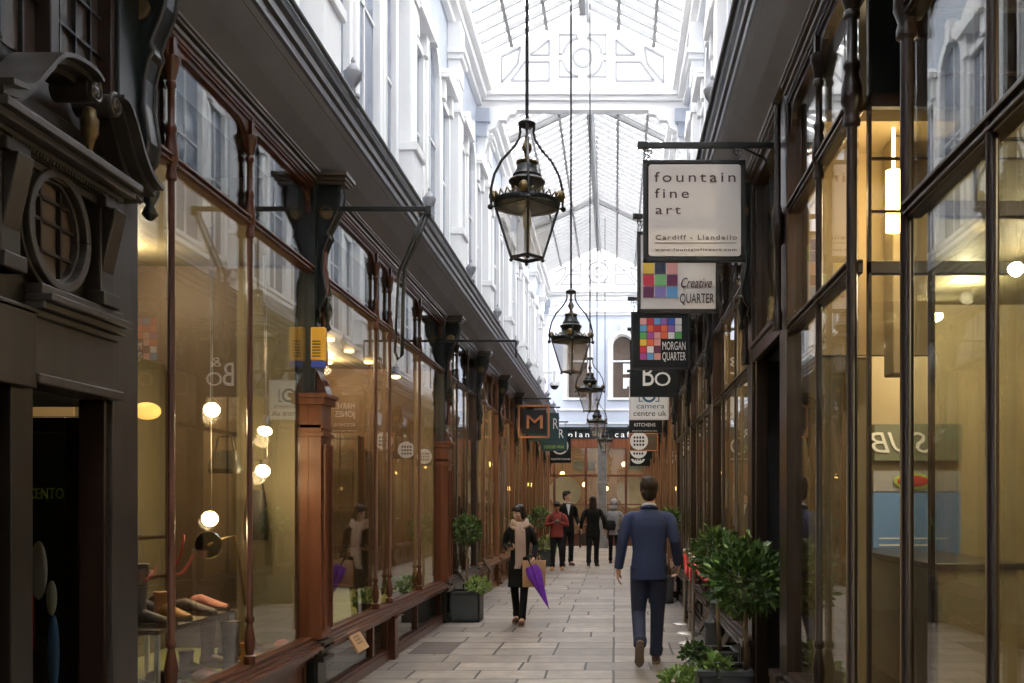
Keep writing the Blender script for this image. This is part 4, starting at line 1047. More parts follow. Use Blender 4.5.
# ================================================================= plants
def foliage(name, c, rad, n, m, parent, leaf=.05, flat=1.0, seed=1, aspect=.42, stems=True):
    rnd = random.Random(seed); q = MB()
    for i in range(n):
        while True:
            v = Vector((rnd.uniform(-1, 1), rnd.uniform(-1, 1), rnd.uniform(-1, 1)))
            if .25 < v.length < 1: break
        L = v.length; v = v.normalized() * (L ** .45)
        bumpy = .86 + .2*math.sin(v.x*7+seed) * math.cos(v.y*6 + v.z*5)
        p = Vector(c) + Vector((v.x*rad, v.y*rad, v.z*rad*flat))*bumpy
        d = (v + Vector((rnd.uniform(-.8, .8), rnd.uniform(-.8, .8), rnd.uniform(-.4, .9)))).normalized()
        sd = d.cross(Vector((rnd.uniform(-1, 1), rnd.uniform(-1, 1), rnd.uniform(-1, 1)))).normalized(); nn = sd.cross(d)
        l = leaf*rnd.uniform(.7, 1.25); w = l*aspect
        q.add([p, p + d*l*.3 + sd*w*.42 + nn*w*.12, p + d*l*.7 + sd*w*.4 + nn*w*.1, p + d*l, p + d*l*.7 - sd*w*.4 + nn*w*.1, p + d*l*.3 - sd*w*.42 + nn*w*.12, p + d*l*.5], [(0,1,6), (1,2,6), (2,3,6), (3,4,6), (4,5,6), (5,0,6)])
    return q.build(name, m, parent, kind='stuff')
def planter(x0, x1, d0, depth, h, label, tree=None, under=None, nm='planted_tub', seed=1):
    r = thing(nm, label, 'potted plant', ((x0+x1)/2, d0+depth/2, 0))
    y0, y1 = d0, d0+depth; t = .025
    q = MB(); q.box(x0, x1, y0, y0+t, 0, h); q.box(x0, x1, y1-t, y1, 0, h); q.box(x0, x0+t, y0, y1, 0, h); q.box(x1-t, x1, y0, y1, 0, h); q.box(x0, x1, y0, y1, 0, .03)
    for (a, b_, c_, e_) in ((x0-.01, x1+.01, y0-.01, y0+t), (x0-.01, x1+.01, y1-t, y1+.01), (x0-.01, x0+t, y0, y1), (x1-t, x1+.01, y0, y1)): q.box(a, b_, c_, e_, h-.03, h+.01)
    q.build('tub', M['planter'], r, bevel=.005)
    MB().box(x0+t, x1-t, y0+t, y1-t, .03, h-.03).build('soil', M['soil'], r)
    cx, cyy = (x0+x1)/2, (y0+y1)/2
    for i, (tx, ty, tz, rad, n, leaf) in enumerate(tree or []):
        n = int(n*1.6) if n < 600 else n; leaf = leaf*.85 if n < 900 else leaf
        MB().tube([(tx+.01, ty, h-.05), (tx-.008, ty, h+.3), (tx+.004, ty, tz-rad*.5), (tx, ty, tz)], [.018, .016, .015, .008], 8).build('trunk', M['bark'], r, smooth=True)
        q = MB()
        rnd = random.Random(seed+i)
        for j in range(9):
            v = Vector((rnd.uniform(-1,1), rnd.uniform(-1,1), rnd.uniform(-.4,1))).normalized()
            q.tube([(tx, ty, tz-rad*.6), Vector((tx, ty, tz-rad*.3)) + v*rad*.4, Vector((tx, ty, tz)) + v*rad*.85], [.008, .006, .003], 5)
        q.build('branch', M['bark'], r)
        foliage('crown', (tx, ty, tz), rad, n, M['leaf'], r, leaf=leaf, seed=seed+i)
        foliage('young_shoots', (tx, ty, tz+rad*.06), rad*1.05, n//5, M['leaflight'], r, leaf=leaf*.9, seed=seed+i+40)
    for i, (tx, ty, tz, rad, n, leaf, mm) in enumerate(under or []):
        foliage('low_foliage', (tx, ty, tz), rad, n, M[mm], r, leaf=leaf, flat=.62, seed=seed+i+9, aspect=.7)
    return r
planter(-2.20, -1.79, 13.2, .42, .40, 'slate grey square tub with a clipped bay tree beside the left shop window', [(-1.98, 13.4, 1.22, .19, 420, .075)], [(-1.82, 13.28, .48, .17, 170, .06, 'leaflight')], seed=3)
planter(-2.12, -1.75, 21.6, .42, .40, 'bay tree in a tub behind the woman with the umbrella', [(-2.08, 21.8, 1.15, .27, 300, .1)], seed=5)
planter(-1.95, -1.55, 25.2, .42, .42, 'grey tub with bay tree and low green plant beside the red hooded man', [(-1.88, 25.4, 1.22, .27, 280, .11)], [(-1.7, 25.35, .55, .3, 200, .09, 'leaflight')], seed=8)
planter(.57, .93, 6.75, .38, .42, 'near dark tub with clipped bay tree and low shrub in front of the black doorway', [(.90, 6.85, 1.04, .27, 1500, .062)], [(.70, 6.85, .44, .12, 130, .05, 'leaflight')], seed=11)
planter(.60, .95, 7.75, .36, .40, 'dark tub with clipped bay tree just behind the nearest one, low bush at its foot', [(.82, 7.9, 1.16, .21, 900, .06)], [(.53, 7.65, .20, .19, 520, .045, 'leaflight'), (.62, 7.72, .40, .13, 200, .045, 'leaf')], seed=14)
planter(.53, .92, 15.7, .42, .43, 'dark tub with bay tree beyond the man in the navy suit', [(.86, 15.9, 1.28, .20, 240, .1)], seed=17)
# small plants inside the left windows
def pot(c, rad, label, mm='leaf', n=160, seed=2):
    r = thing('potted_plant', label, 'potted plant', c)
    MB().lathe(c, [(.05, 0), (.075, .1), (.08, .1), (.08, .115), (.065, .115)], 14).build('pot', M['greyshoe'], r, smooth='auto')
    foliage('foliage', (c[0], c[1], c[2]+.15), rad, n, M[mm], r, leaf=.06, flat=.6, seed=seed, aspect=.6)
pot((XL-.14, 11.0, .485), .15, 'low green plant on the sill inside the second left window, nearer one', 'leaf', 200, 21)
pot((XL-.16, 11.75, .485), .13, 'low green plant on the sill inside the second left window, farther one', 'leaf', 160, 22)
pot((XL-.16, 9.7, .485), .08, 'small light green plant between the two close colonnettes', 'leaflight', 90, 23)

# ================================================================= stanchions, plaques, bollard
def stanchion(px, py, label, first=None):
    d = EYE*1000/(py - VY); x = (px - VX)*d/1000
    if first:
        o = copy_tree(first, None, (x, d, 0)); o['label'] = label; return o, d
    r = thing('rope_stanchion', label, 'stanchion', (x, d, 0), 'rope stanchions beside the right shopfronts')
    MB().lathe((x, d, 0), [(.16, 0), (.16, .012), (.14, .022), (.05, .03), (.026, .035)], 24).build('base', M['steel'], r, smooth='auto')
    MB().lathe((x, d, 0), [(.021, .03), (.021, .9)], 14).build('pole', M['steel'], r, smooth='auto')
    MB().lathe((x, d, 0), [(.03, .88), (.032, .94), (.028, .97), (.01, .985)], 14).build('cap', M['steel'], r, smooth='auto')
    return r, d
s1, d1 = stanchion(693, 644, 'brass coloured rope stanchion nearest to the bay trees')
s2, d2 = stanchion(690, 634, 'brass coloured rope stanchion, middle of the three', s1)
s3, d3 = stanchion(685, 624.5, 'brass coloured rope stanchion, farthest of the three', s1)
for (a, b, lab) in ((s1, s2, 'red rope sagging between the two nearer stanchions'), (s2, s3, 'red rope sagging between the two farther stanchions')):
    pa = Vector(a.location) + Vector((0, .02, .9)); pb = Vector(b.location) + Vector((0, -.02, .9))
    pts = [pa.lerp(pb, t/10) + Vector((0, 0, -.22*math.sin(t*PI/10))) for t in range(11)]
    tag(MB().tube(pts, .024, 8).build('velvet_rope', M['redrope'], smooth=True), lab, 'rope')
pa = Vector(s1.location) + Vector((0, -.02, .9)); pb = Vector((XR-.02, 9.3, .95))
tag(MB().tube([pa.lerp(pb, t/10) + Vector((0, 0, -.15*math.sin(t*PI/10))) for t in range(11)], .024, 8).build('velvet_rope', M['redrope'], smooth=True), 'red rope running from the nearest stanchion to the right shopfront', 'rope')
c = (.97, 9.7, 0)
q = MB().lathe(c, [(.13, 0), (.13, .05), (.10, .08), (.095, .36), (.11, .38), (.11, .42), (.07, .46), (.05, .52), (.045, .58), (.055, .6), (.03, .63)], 18)
tag(q.build('iron_bollard', M['planter'], smooth='auto'), 'dark grey bottle shaped iron post between the bay trees and the stanchions', 'bollard')
def plaque(side, px, py, d, label, w=.26, h=.20, mm='greywood', txt=None):
    c = P(px, py, d); s = S[side]
    c.x = U(side, .14)
    r = thing('slanted_plaque', label, 'plaque', c)
    R = Matrix.Rotation(-s*math.radians(32), 3, 'Y')
    MB().obox(c, (.02, h, w), R).build('plate', M[mm], r, bevel=.004)
    q = MB().tube([(U(side, .0), d, c.z+.02), (U(side, .12), d, c.z)], .012, 6); q.build('bracket', M['iron'], r)
    if txt:
        e = MB()
        for i in range(3): e.obox(c + R @ Vector((s*.011, 0, .03-.03*i)), (.002, h*.5, .012), R)
        e.build('pale_marks', M['brass'], r)
plaque('left', 352, 640, 8.3, 'brown slanted plaque with pale mark below the umbrella reflection window', w=.2, h=.34, mm='paper', txt=1)
plaque('left', 466, 580, 14.3, 'grey slanted plaque on the first far left shopfront sill', h=.3)
plaque('left', 481, 565, 16.8, 'grey slanted plaque behind the woman with the umbrella', h=.32)
plaque('right', 741, 645, 8.6, 'pale slanted plaque nearest to the bay trees on the right', w=.24, h=.3)
plaque('right', 722, 620, 10.2, 'pale slanted plaque between the bollard and the stanchions', w=.24, h=.3)
plaque('right', 711, 603, 11.6, 'pale slanted plaque beside the stanchions on the right', w=.24, h=.3)

# floor inserts
q = MB().box(P(413, 650, 10.7).x, -1.72, 10.4, 11.3, 0, .003)
tag(q.build('floor_hatch', M['greyshoe']), 'worn rectangular metal hatch in the paving near the left corner post', 'hatch')

# ================================================================= shoe shop display
def spot(px, py, d, label, aim, first=[None]):
    c = P(px, py, d)
    r = thing('spot_lamp', label, 'lamp', c, 'lit spot lamps of the shoe shop')
    a = Vector(aim).normalized(); z = Vector((0,0,1)); R = z.rotation_difference(a).to_matrix()
    q = MB(); base = []
    q2 = MB().lathe((0,0,0), [(.025, -.13), (.028, -.06), (.045, -.02), (.052, 0), (.048, .0)], 16); q.add([c + R @ v for v in q2.v], q2.f); q.build('lamp_head', M['steel'], r, smooth='auto')
    q = MB(); q2 = MB().ell((0,0,.002), (.047, .047, .016)); q.add([c + R @ v for v in q2.v], q2.f); q.build('bulb', M['bulb'], r, smooth=True)
    MB().tube([c - a*.13, c - a*.16 + Vector((0,0,.04)), Vector((c.x, c.y, 3.3))], .004, 6).build('stem', M['steel'], r, smooth=True)
    l = bpy.data.lights.new('spot_light', 'POINT'); l.energy = 3; l.color = (1, .72, .38); l.shadow_soft_size = .05
    o = bpy.data.objects.new('spot_light', l); C.objects.link(o); o.location = c + a*.09
spot(212, 410, 6.3, 'lit spot lamp high in the shoe window, left one', (.3, -.8, -.5))
spot(265, 431, 7.0, 'lit spot lamp high in the shoe window, right one', (.1, -.6, -.8))
spot(263, 471, 7.0, 'lit spot lamp in the shoe window hanging under the right one', (.1, -.8, -.5))
spot(210, 519, 6.3, 'lit spot lamp low in the shoe window above the boots', (.3, -.9, -.2))
q = MB(); c = P(147, 411, 6.8); q.ell(c, (.09, .09, .06)); tag(q.build('shaded_lamp', M['amberlamp'], smooth=True), 'dim amber lamp deep in the shoe shop beside the grey pier', 'lamp')
# display table with shoes
r = thing('display_table', 'low white legged display table crowded with shoes in the shoe window', 'table', (-2.75, 5.85, .48))
MB().box(-3.0, -2.42, 5.3, 6.4, .86, .885).build('table_top', M['brownwall'], r, bevel=.003)
for x_, y_ in ((-2.98, 5.33), (-2.44, 5.33), (-2.98, 6.37), (-2.44, 6.37)): MB().box(x_-.012, x_+.012, y_-.012, y_+.012, .48, .86).build('leg', M['brightwhite'], r)
r = thing('display_shelf', 'higher dark shelf behind the display table in the shoe window', 'shelf', (-3.3, 6.0, .48))
for z_ in (1.05, 1.32): MB().box(-3.5, -3.1, 5.3, 6.9, z_, z_+.02).build('board', M['wood'], r)
for y_ in (5.33, 6.87): MB().box(-3.45, -3.42, y_-.015, y_+.015, .48, 1.5).build('upright', M['steel'], r)
def shoe(c, ang, m, kind, label):
    r = thing('display_shoe', label, 'shoe', c, 'shoes in the shoe window')
    R = Matrix.Rotation(ang, 3, 'Z'); c = Vector(c)
    rings = []
    L = .26
    sh = MB()
    prof = [(-.12, .028, .03, .05), (-.10, .036, .04, .055), (-.05, .036, .045, .06), (0, .034, .037, .05), (.06, .044, .028, .035), (.11, .042, .022, .026), (.145, .02, .016, .02)]
    vs = []; n = 12
    for (x_, w_, h_, z_) in prof:
        for k in range(n):
            a = 2*PI*k/n; vs.append(c + R @ Vector((x_, w_*math.cos(a), z_ + h_*math.sin(a)*.9)))
    fs = [(i*n+k, i*n+(k+1)%n, (i+1)*n+(k+1)%n, (i+1)*n+k) for i in range(len(prof)-1) for k in range(n)] + [tuple(range(n)), tuple(range(len(prof)*n-1, (len(prof)-1)*n-1, -1))]
    sh.add(vs, fs)
    if kind == 'boot': sh.lathe(c + R @ Vector((-.075, 0, 0)), [(.045, .06), (.042, .12), (.05, .2), (.06, .34), (.058, .342)], 12)
    elif kind == 'ankle': sh.lathe(c + R @ Vector((-.075, 0, 0)), [(.045, .06), (.042, .12), (.048, .16)], 12)
    sh.build('upper', m, r, smooth='auto')
    s = MB(); out = [(-.125, 0), (-.11, .034), (-.04, .036), (.03, .04), (.09, .047), (.14, .03), (.155, 0), (.14, -.03), (.09, -.047), (.03, -.04), (-.04, -.036), (-.11, -.034)]
    vs = [c + R @ Vector((a, b, 0)) for a, b in out] + [c + R @ Vector((a, b, .022)) for a, b in out]; n = len(out)
    s.add(vs, [tuple(range(n-1, -1, -1)), tuple(range(n, 2*n))] + [(i, (i+1) % n, (i+1) % n + n, i+n) for i in range(n)])
    s.build('sole', M['sole'], r)
    return r
ms = ['brownleather', 'greyshoe', 'black', 'pink', 'brownleather', 'greyshoe', 'redwood', 'tanboot']
kinds = ['boot', 'flat', 'ankle', 'flat', 'flat', 'ankle', 'flat', 'boot']
cn = {'brownleather': 'brown leather', 'greyshoe': 'grey suede', 'black': 'black', 'pink': 'pink suede', 'redwood': 'reddish brown', 'tanboot': 'tan suede'}
rnd = random.Random(4); i = 0
for lev, z_, xs, ysr in (('lime shoe window floor', .482, (-2.36, -2.62), [5.2, 5.55, 5.9, 6.25, 6.6, 6.95, 7.2]), ('shoe display table', .887, (-2.55, -2.82), [5.45, 5.75, 6.05, 6.3]), ('lower shoe shelf', 1.072, (-3.28,), [5.5, 5.8, 6.1, 6.4, 6.7]), ('upper shoe shelf', 1.342, (-3.28,), [5.5, 5.85, 6.2, 6.55])):
    for j, yy in enumerate(ysr):
        for kx, x_ in enumerate(xs):
            if lev.startswith('lime') and kx == 0 and yy < 5.5: continue
            mm = ms[i % 8]; kd = kinds[(i*3) % 8]
            if lev.startswith('lime') and kx == 1 and 5.3 < yy < 6.5 and kd == 'boot': kd = 'flat'
            if lev == 'lower shoe shelf' and kd == 'boot': kd = 'ankle'
            shoe((x_ + rnd.uniform(-.03, .03), yy + rnd.uniform(-.04, .04), z_), rnd.uniform(-.5, .5) + (0 if lev != 'x' else 0), M[mm], kd, '%s %s on the %s, %s in line%s' % (cn[mm], {'boot': 'boot', 'flat': 'low shoe', 'ankle': 'ankle boot'}[kd], lev, ords[j], '' if len(xs) == 1 else (' by the glass' if kx == 0 else ' away from glass'))); i += 1
# bags and curved arm light
def bag(px, py, d, w, h, m, label):
    c = P(px, py, d); r = thing('hanging_bag', label, 'bag', c)
    q = MB(); q.loft([((c.x, c.y, c.z-h/2), w*.46, .05), ((c.x, c.y, c.z-h*.3), w*.5, .07), ((c.x, c.y, c.z+h*.2), w*.42, .05), ((c.x, c.y, c.z+h/2), w*.36, .02)], 16, 4); q.build('body', m, r, smooth='auto')
    MB().tube([(c.x - w*.3, c.y, c.z+h*.45), (c.x - w*.2, c.y, c.z+h*1.1), (c.x+w*.2, c.y, c.z+h*1.1), (c.x+w*.3, c.y, c.z+h*.45)], .008, 6).build('strap', m, r, smooth=True)
bag(256, 515, 7.2, .17, .36, M['black'], 'long black bag hanging at the back of the shoe window')
bag(225, 462, 6.9, .22, .16, M['board'], 'dark bag hanging under the upper left spot lamp')
r = thing('arm_mirror', 'round chrome mirror on a jointed arm above the shoes', 'mirror', P(208, 545, 6.4))
c = P(208, 545, 6.4); MB().lathe(c, [(.085, 0), (.09, .01), (.085, .02), (.02, .03)], 22, axis='Y').build('disc', M['mirror'], r, smooth='auto')
MB().tube([c, c + Vector((.08, .02, .04)), c + Vector((.16, .04, .06)), (c.x+.2, c.y+.1, .9)], .009, 7).build('arm', M['brass'], r, smooth=True)
r = thing('hanging_strap', 'red curved strap hanging over the shoe shelf', 'strap', P(180, 555, 6.0)); 
MB().tube([P(184, 535, 6), P(182, 550, 6), P(176, 565, 6), P(166, 574, 6)], .007, 6).build('band', M['redrope'], r, smooth=True)
# cabinet at the back of the shoe window and panel boards
r = thing('back_cabinet', 'pale panelled cupboard seen past the grey pier in the shoe window', 'cabinet', (-3.7, 7.2, .48))
MB().box(-4.1, -3.35, 6.95, 7.45, .48, 2.6).build('carcass', M['olive'], r, bevel=.006)
for (a, b) in ((-4.06, -3.75), (-3.7, -3.39)): 
    dd = MB().box(a, b, 6.93, 6.95, .6, 2.5).build('door', M['cream'], r, bevel=.004)
    MB().ell((b-.03, 6.92, 1.5), .014, n=8, m=6).build('knob', M['brass'], dd, smooth=True)
# pieces in the second left window
def mannequin(c, label, m):
    r = thing('dress_form', label, 'dress form', c)
    MB().lathe(c, [(.14, 0), (.14, .02), (.02, .03), (.015, .7)], 14).build('stand', M['steel'], r, smooth='auto')
    x_, y_, z_ = c
    MB().loft([((x_, y_, z_+.62), .13, .1), ((x_, y_, z_+.75), .17, .12), ((x_, y_, z_+.95), .12, .09), ((x_, y_, z_+1.15), .17, .11), ((x_, y_, z_+1.28), .16, .08), ((x_, y_, z_+1.34), .05, .05), ((x_, y_, z_+1.42), .045, .045)], 16).build('torso', m, r, smooth='auto')
for (px, py, d, lab) in ((327, 345, 8.6, 'glowing pendant low over the umbrella reflection window'), (411, 376, 12.0, 'black shaded pendant lamp hanging in the window with the potted plants')):
    c = P(px, py, d); c.x = min(c.x, XL-.35); r = thing('pendant_lamp', lab, 'lamp', c)
    MB().lathe(c, [(.12, 0), (.11, .03), (.06, .08), (.03, .1), (.02, .14)], 18).build('shade', M['black'], r, smooth='auto')
    MB().ell((c.x, c.y, c.z), (.06, .06, .035)).build('bulb', M['dimbulb'], r, smooth=True)
    MB().tube([(c.x, c.y, c.z+.13), (c.x, c.y, 3.97)], .006, 5).build('cord', M['black'], r)
# downlights in the shops, and simple shelving further down, one per bay
for side, ylist, xx in (('left', [8.4, 9.2, 10.6, 11.4, 12.3, 14.5, 17.6, 20.6, 23.6, 26.6, 29.6], -1.2), ('right', [2.4, 4.8, 7.6, 10.5, 13.4, 16.4, 19.3, 22.3, 25.2], 1.1)):
    for yy in ylist:
        if yy < 8.5 and side == 'left': continue
        for ddx in (0, .5):
            x_ = W[side] + (-S[side])*(.75 + ddx)
            o = tag(MB().lathe((x_, yy, 3.32), [(.05, -.03), (.055, -.02), (.055, 0), (.04, .0)], 12).build('downlight', M['dimbulb'], smooth='auto'), 'small lit amber downlight in the ceiling of the shops on the %s row' % ('umbrella woman' if side == 'left' else 'suited man'), 'lamp', 'amber downlights, %s row' % side)
for i, (side, yy, m_, lab) in enumerate((('left', 12.7, 'brownwall', 'tall brown shelf unit in the window behind the slate planter'), ('left', 10.9, 'brownwall', 'brown shelf unit deep in the window with the potted plants'), ('left', 15.6, 'olive', 'olive shelf unit in the first far left shop'),
        ('left', 18.6, 'brownwall', 'brown shelf unit in the second far left shop'), ('left', 21.6, 'olive', 'olive shelf unit in the third far left shop'))):
    s = -S[side]; x0 = W[side] + s*1.0; x1 = W[side] + s*1.9
    r = thing('shelf_unit', lab, 'shelf', ((x0+x1)/2, yy, .48)); q = MB()
    for z_ in (.5, 1.0, 1.5, 2.0, 2.4): q.box(x0, x1, yy, yy+.3, z_, z_+.03)
    q.build('board', M[m_], r)
    for x_ in (x0, x1): MB().box(x_-.015, x_+.015, yy, yy+.3, .48, 2.43).build('side_panel', M[m_], r)
# right interior: small paned inner screen with lit tube, and added stand-in panel for the mirrored sign
q = MB().tube([(1.56, 5.6, 3.08), (1.56, 5.6, 3.42)], .045, 10); q.tube([(1.56, 5.6, 3.42), (1.56, 5.6, 3.66)], .01, 6); tag(q.build('amber_tube_lamp', M['tube'], smooth='auto'), 'glowing amber tube lamp behind the camera facing recess glazing', 'lamp')
l = bpy.data.lights.new('tube_light', 'POINT'); l.energy = 5; l.color = (1, .72, .38); l.shadow_soft_size = .1
o = bpy.data.objects.new('tube_light', l); C.objects.link(o); o.location = (1.45, 5.4, 3.2)
q = MB().box(1.15, 1.9, 6.0, 6.06, 2.45, 3.7); q.box(1.15, 1.9, 5.5, 6.06, 3.66, 3.72); tag(q.build('cream_bulkhead', M['cream']), 'cream painted bulkhead high inside the right shop behind the amber tube lamp', 'bulkhead')
q = MB().box(1.12, 1.52, 6.02, 6.08, .3, 2.44); tag(q.build('olive_partition', M['olive']), 'olive cream partition behind the narrow right window beside the black doorway', 'partition')
q = MB().box(1.585, 1.68, 5.7, 5.9, 2.3, 3.655); tag(q.build('inner_pier', M['cream'], bevel=.01), 'cream painted pier inside the nearest right shop', 'pier')
r = thing('blue_display_panel', 'sky blue panel with green fascia and slanted white letters seen deep in the right shop', 'display panel', (2.9, 8.85, .5))  # added board in place of the mirrored sign and blue patch in the glass
MB().box(2.28, 3.05, 8.82, 8.88, .80, 1.66).build('blue_panel', M['hoarding'], r)
MB().box(2.28, 3.05, 8.82, 8.88, 1.67, 1.85).build('notice_strip', M['greyline'], r)
MB().box(2.28, 3.05, 8.78, 8.88, 1.94, 2.26).build('green_fascia', M['greenfascia'], r)
text('SUB', 2.78, 2.01, 8.77, .26, M['brightwhite'], r, width=.52, mirror=True, shear=.3)
q = MB().ell((2.62, 8.80, 1.76), (.17, .01, .075)); q.build('lime_oval', M['limetext'], r); MB().ell((2.62, 8.79, 1.76), (.14, .01, .05)).build('red_oval', M['redrope'], r)
for i in range(3): MB().box(2.33, 2.33+.6-.1*i, 8.815, 8.82, 1.25-.06*i, 1.262-.06*i).build('white_line', M['brightwhite'], r)
# counter and goods on the right window shelf
r = thing('shop_counter', 'cream panelled counter along the nearest right window interior', 'counter', (2.6, 5.6, .3))
MB().box(2.0, 2.5, 6.2, 8.4, .3, 1.15).build('carcass', M['cream'], r, bevel=.01); MB().box(1.95, 2.55, 6.15, 8.45, 1.15, 1.19).build('worktop', M['wood'], r, bevel=.005)
# ================================================================= people
def hand(q, wrist, fdir, pdir, side, curl=.5, size=1.0, thumb=1):
    """palm from the wrist along fdir; pdir = way the palm faces; side = +1/-1 puts the thumb"""
    f = Vector(fdir).normalized(); p = Vector(pdir); p = (p - f*p.dot(f)).normalized(); t = f.cross(p) * side
    w = Vector(wrist); s = size
    R = Matrix((t, p, f)).transposed()
    q.ell(w + f*.045*s, (.040*s, .017*s, .052*s), R, 12, 8)
    q.tube([w - f*.02*s, w + f*.03*s], [.024*s, .028*s], 10)
    for i, (off, L) in enumerate(((.030, .072), (.010, .080), (-.011, .074), (-.030, .058))):
        b = w + f*.082*s + t*off*s
        c = curl*(1 + .12*i); pts = [b - f*.02*s, b]; d = f.copy(); pos = b
        for j, fr in enumerate((.45, .32, .23)):
            a = c*(.55, .7, .5)[j]; d = (d*math.cos(a) + p*math.sin(a)).normalized()
            pos = pos + d*L*fr*s; pts.append(pos)
        q.tube(pts, [.0095*s, .0095*s, .0088*s, .0082*s, .0065*s], 8)
    b = w + f*.02*s + t*.028*s
    d = (t*.75 + f*.6 + p*.35).normalized(); p1 = b + d*.04*s; d2 = (t*.2 + f*.9 + p*.4).normalized(); p2 = p1 + d2*.032*s; p3 = p2 + d2*.02*s
    q.tube([b - d*.015*s, b, p1, p2, p3], [.014*s, .0135*s, .0115*s, .0105*s, .008*s], 8)

def person(name, label, loc, H, rot, J, skin, hair, top, legs, shoe, jacket_hem=.80, jacket_flare=.0, sleeve=.0, hairstyle='short', head_turn=0, head_tilt=0, female=False, shirt=None, lapel=None, hood=None, torso_m='jacket', shoulder=.19, vox=.010, fingers=True):
    k = H/1.8
    r = thing(name, label, 'person', loc)
    Rz = Matrix.Rotation(rot, 3, 'Z'); L0 = Vector(loc)
    def fin(q, nm, m, **kw):
        q.v = [L0 + Rz @ (v*k) for v in q.v]
        return q.build(nm, m, kw.pop('parent', r), **kw)
    D = dict(hip=(0, 0, .93), hipA=(-.09, 0, .93), hipB=(.09, 0, .93), kneeA=(-.10, -.02, .50), kneeB=(.10, -.02, .50), ankA=(-.10, .02, .09), ankB=(.10, .02, .09), toeA=(-.12, -.15, .03), toeB=(.12, -.15, .03),
             shA=(-shoulder, 0, 1.46), shB=(shoulder, 0, 1.46), elA=(-.25, .03, 1.17), elB=(.25, .03, 1.17), wrA=(-.27, -.05, .93), wrB=(.27, -.05, .93), fA=(0, -.2, -1), fB=(0, -.2, -1), pA=(1, 0, 0), pB=(-1, 0, 0), cA=.5, cB=.5, head=(0, -.02, 1.675), lean=(0, 0))
    D.update(J); V = {a: (Vector(b) if isinstance(b, (tuple, list)) and len(b) == 3 else b) for a, b in D.items()}
    lx, ly = D['lean']; sw = .88 if female else 1.0
    def tor(z): return Vector((lx*(z-.93)/.5, ly*(z-.93)/.5, z))
    hd = V['head']; HR = Matrix.Rotation(head_turn, 3, 'Z') @ Matrix.Rotation(head_tilt, 3, 'X')
    def h(x, y, z): return hd + HR @ Vector((x, y, z))
    # ---- body: one continuous surface with face, hands, feet
    q = MB()
    q.loft([(tor(.86), .12*sw, .09), (tor(.95), .155*sw, .105), (tor(1.1), .125*sw, .09), (tor(1.3), .155*sw, .105), (tor(1.42), .16*sw, .09), (tor(1.49), .08, .06)], 16, 2.2)
    q.tube([tor(1.42) , tor(1.5), h(0, .012, -.06), h(0, .01, 0)], [.075*sw, .062*sw, .056*sw, .055], 12)
    q.ell(h(0, .012, .03), (.074, .092, .088), HR, 18, 12); q.ell(h(0, -.02, -.025), (.060, .072, .085), HR, 18, 12); q.ell(h(0, -.055, -.085), (.034, .030, .026), HR, 12, 8)
    q.tube([h(0, -.084, .02), h(0, -.103, -.012), h(0, -.107, -.028), h(0, -.085, -.036)], [.009, .0125, .0155, .010], 8)
    for sx in (-1, 1):
        q.ell(h(sx*.076, .012, -.012), (.010, .020, .032), HR, 10, 8); q.ell(h(sx*.034, -.062, -.02), (.026, .024, .022), HR, 10, 6); q.ell(h(sx*.03, -.076, .022), (.024, .012, .009), HR, 10, 6)
    q.ell(h(0, -.086, -.056), (.024, .012, .011), HR, 10, 6)
    for a in 'AB':
        q.tube([V['sh'+a] + Vector((0, 0, -.05)), V['el'+a], V['wr'+a]], [.048*sw, .038*sw, .026*sw], 12)
        q.tube([V['hip'+a], V['knee'+a], V['ank'+a]], [.075, .052, .036], 12)
        q.tube([V['ank'+a], V['ank'+a] + (V['toe'+a]-V['ank'+a])*.5, V['toe'+a]], [.038, .04, .025], 10)
        fd = V['f'+a]; hand(q, V['wr'+a], fd, V['p'+a], 1 if a == 'A' else -1, D['c'+a], .95 if female else 1.0)
    fin(q, 'body', skin, remesh=.0055*k if fingers else .008*k, smoothit=1, smooth=True)
    # eyes and mouth
    q = MB()
    for sx in (-1, 1): q.ell(h(sx*.030, -.079, .005), (.0115, .006, .006), HR, 10, 6)
    fin(q, 'eye_pair', M['hairblack'])
    q = MB().ell(h(0, -.095, -.056), (.021, .006, .006), HR, 10, 6); fin(q, 'lips', M['pink'], smooth=True)
    q = MB()
    for sx in (-1, 1): q.tube([h(sx*.014, -.088, .028), h(sx*.032, -.086, .034), h(sx*.047, -.074, .029)], .0045, 6)
    fin(q, 'eyebrow_pair', hair)
    # ---- hair
    q = MB()
    if hairstyle == 'short':
        q.ell(h(0, .028, .058), (.090, .102, .092), HR, 18, 12); q.ell(h(0, .055, -.012), (.078, .062, .088), HR, 14, 10); q.ell(h(.01, -.035, .098), (.062, .05, .035), HR, 12, 8)
        q.tube([h(-.05, -.04, .105), h(-.01, -.06, .118), (h(.045, -.045, .108))], [.022, .028, .02], 8)
        for i in range(14):
            a = i*2.4; q.tube([h(.05*math.cos(a), .03+.05*math.sin(a), .10), h(.07*math.cos(a+.5), .03+.07*math.sin(a+.5), .128)], [.022, .006], 6)
        for sx in (-1, 1): q.ell(h(sx*.076, .01, .02), (.012, .03, .035), HR, 10, 6)
    elif hairstyle == 'bob':
        q.ell(h(0, .025, .048), (.090, .098, .085), HR, 18, 12); q.ell(h(0, .060, -.02), (.082, .055, .09), HR, 14, 10)
        for sx in (-1, 1): q.ell(h(sx*.078, .005, -.015), (.020, .045, .085), HR, 12, 8)
        q.tube([h(-.06, -.055, .07), h(-.02, -.082, .065), h(.03, -.082, .06), h(.065, -.05, .05)], [.02, .022, .022, .02], 8)
        q.ell(h(0, -.05, .085), (.06, .05, .03), HR, 12, 8)
    elif hairstyle == 'long':
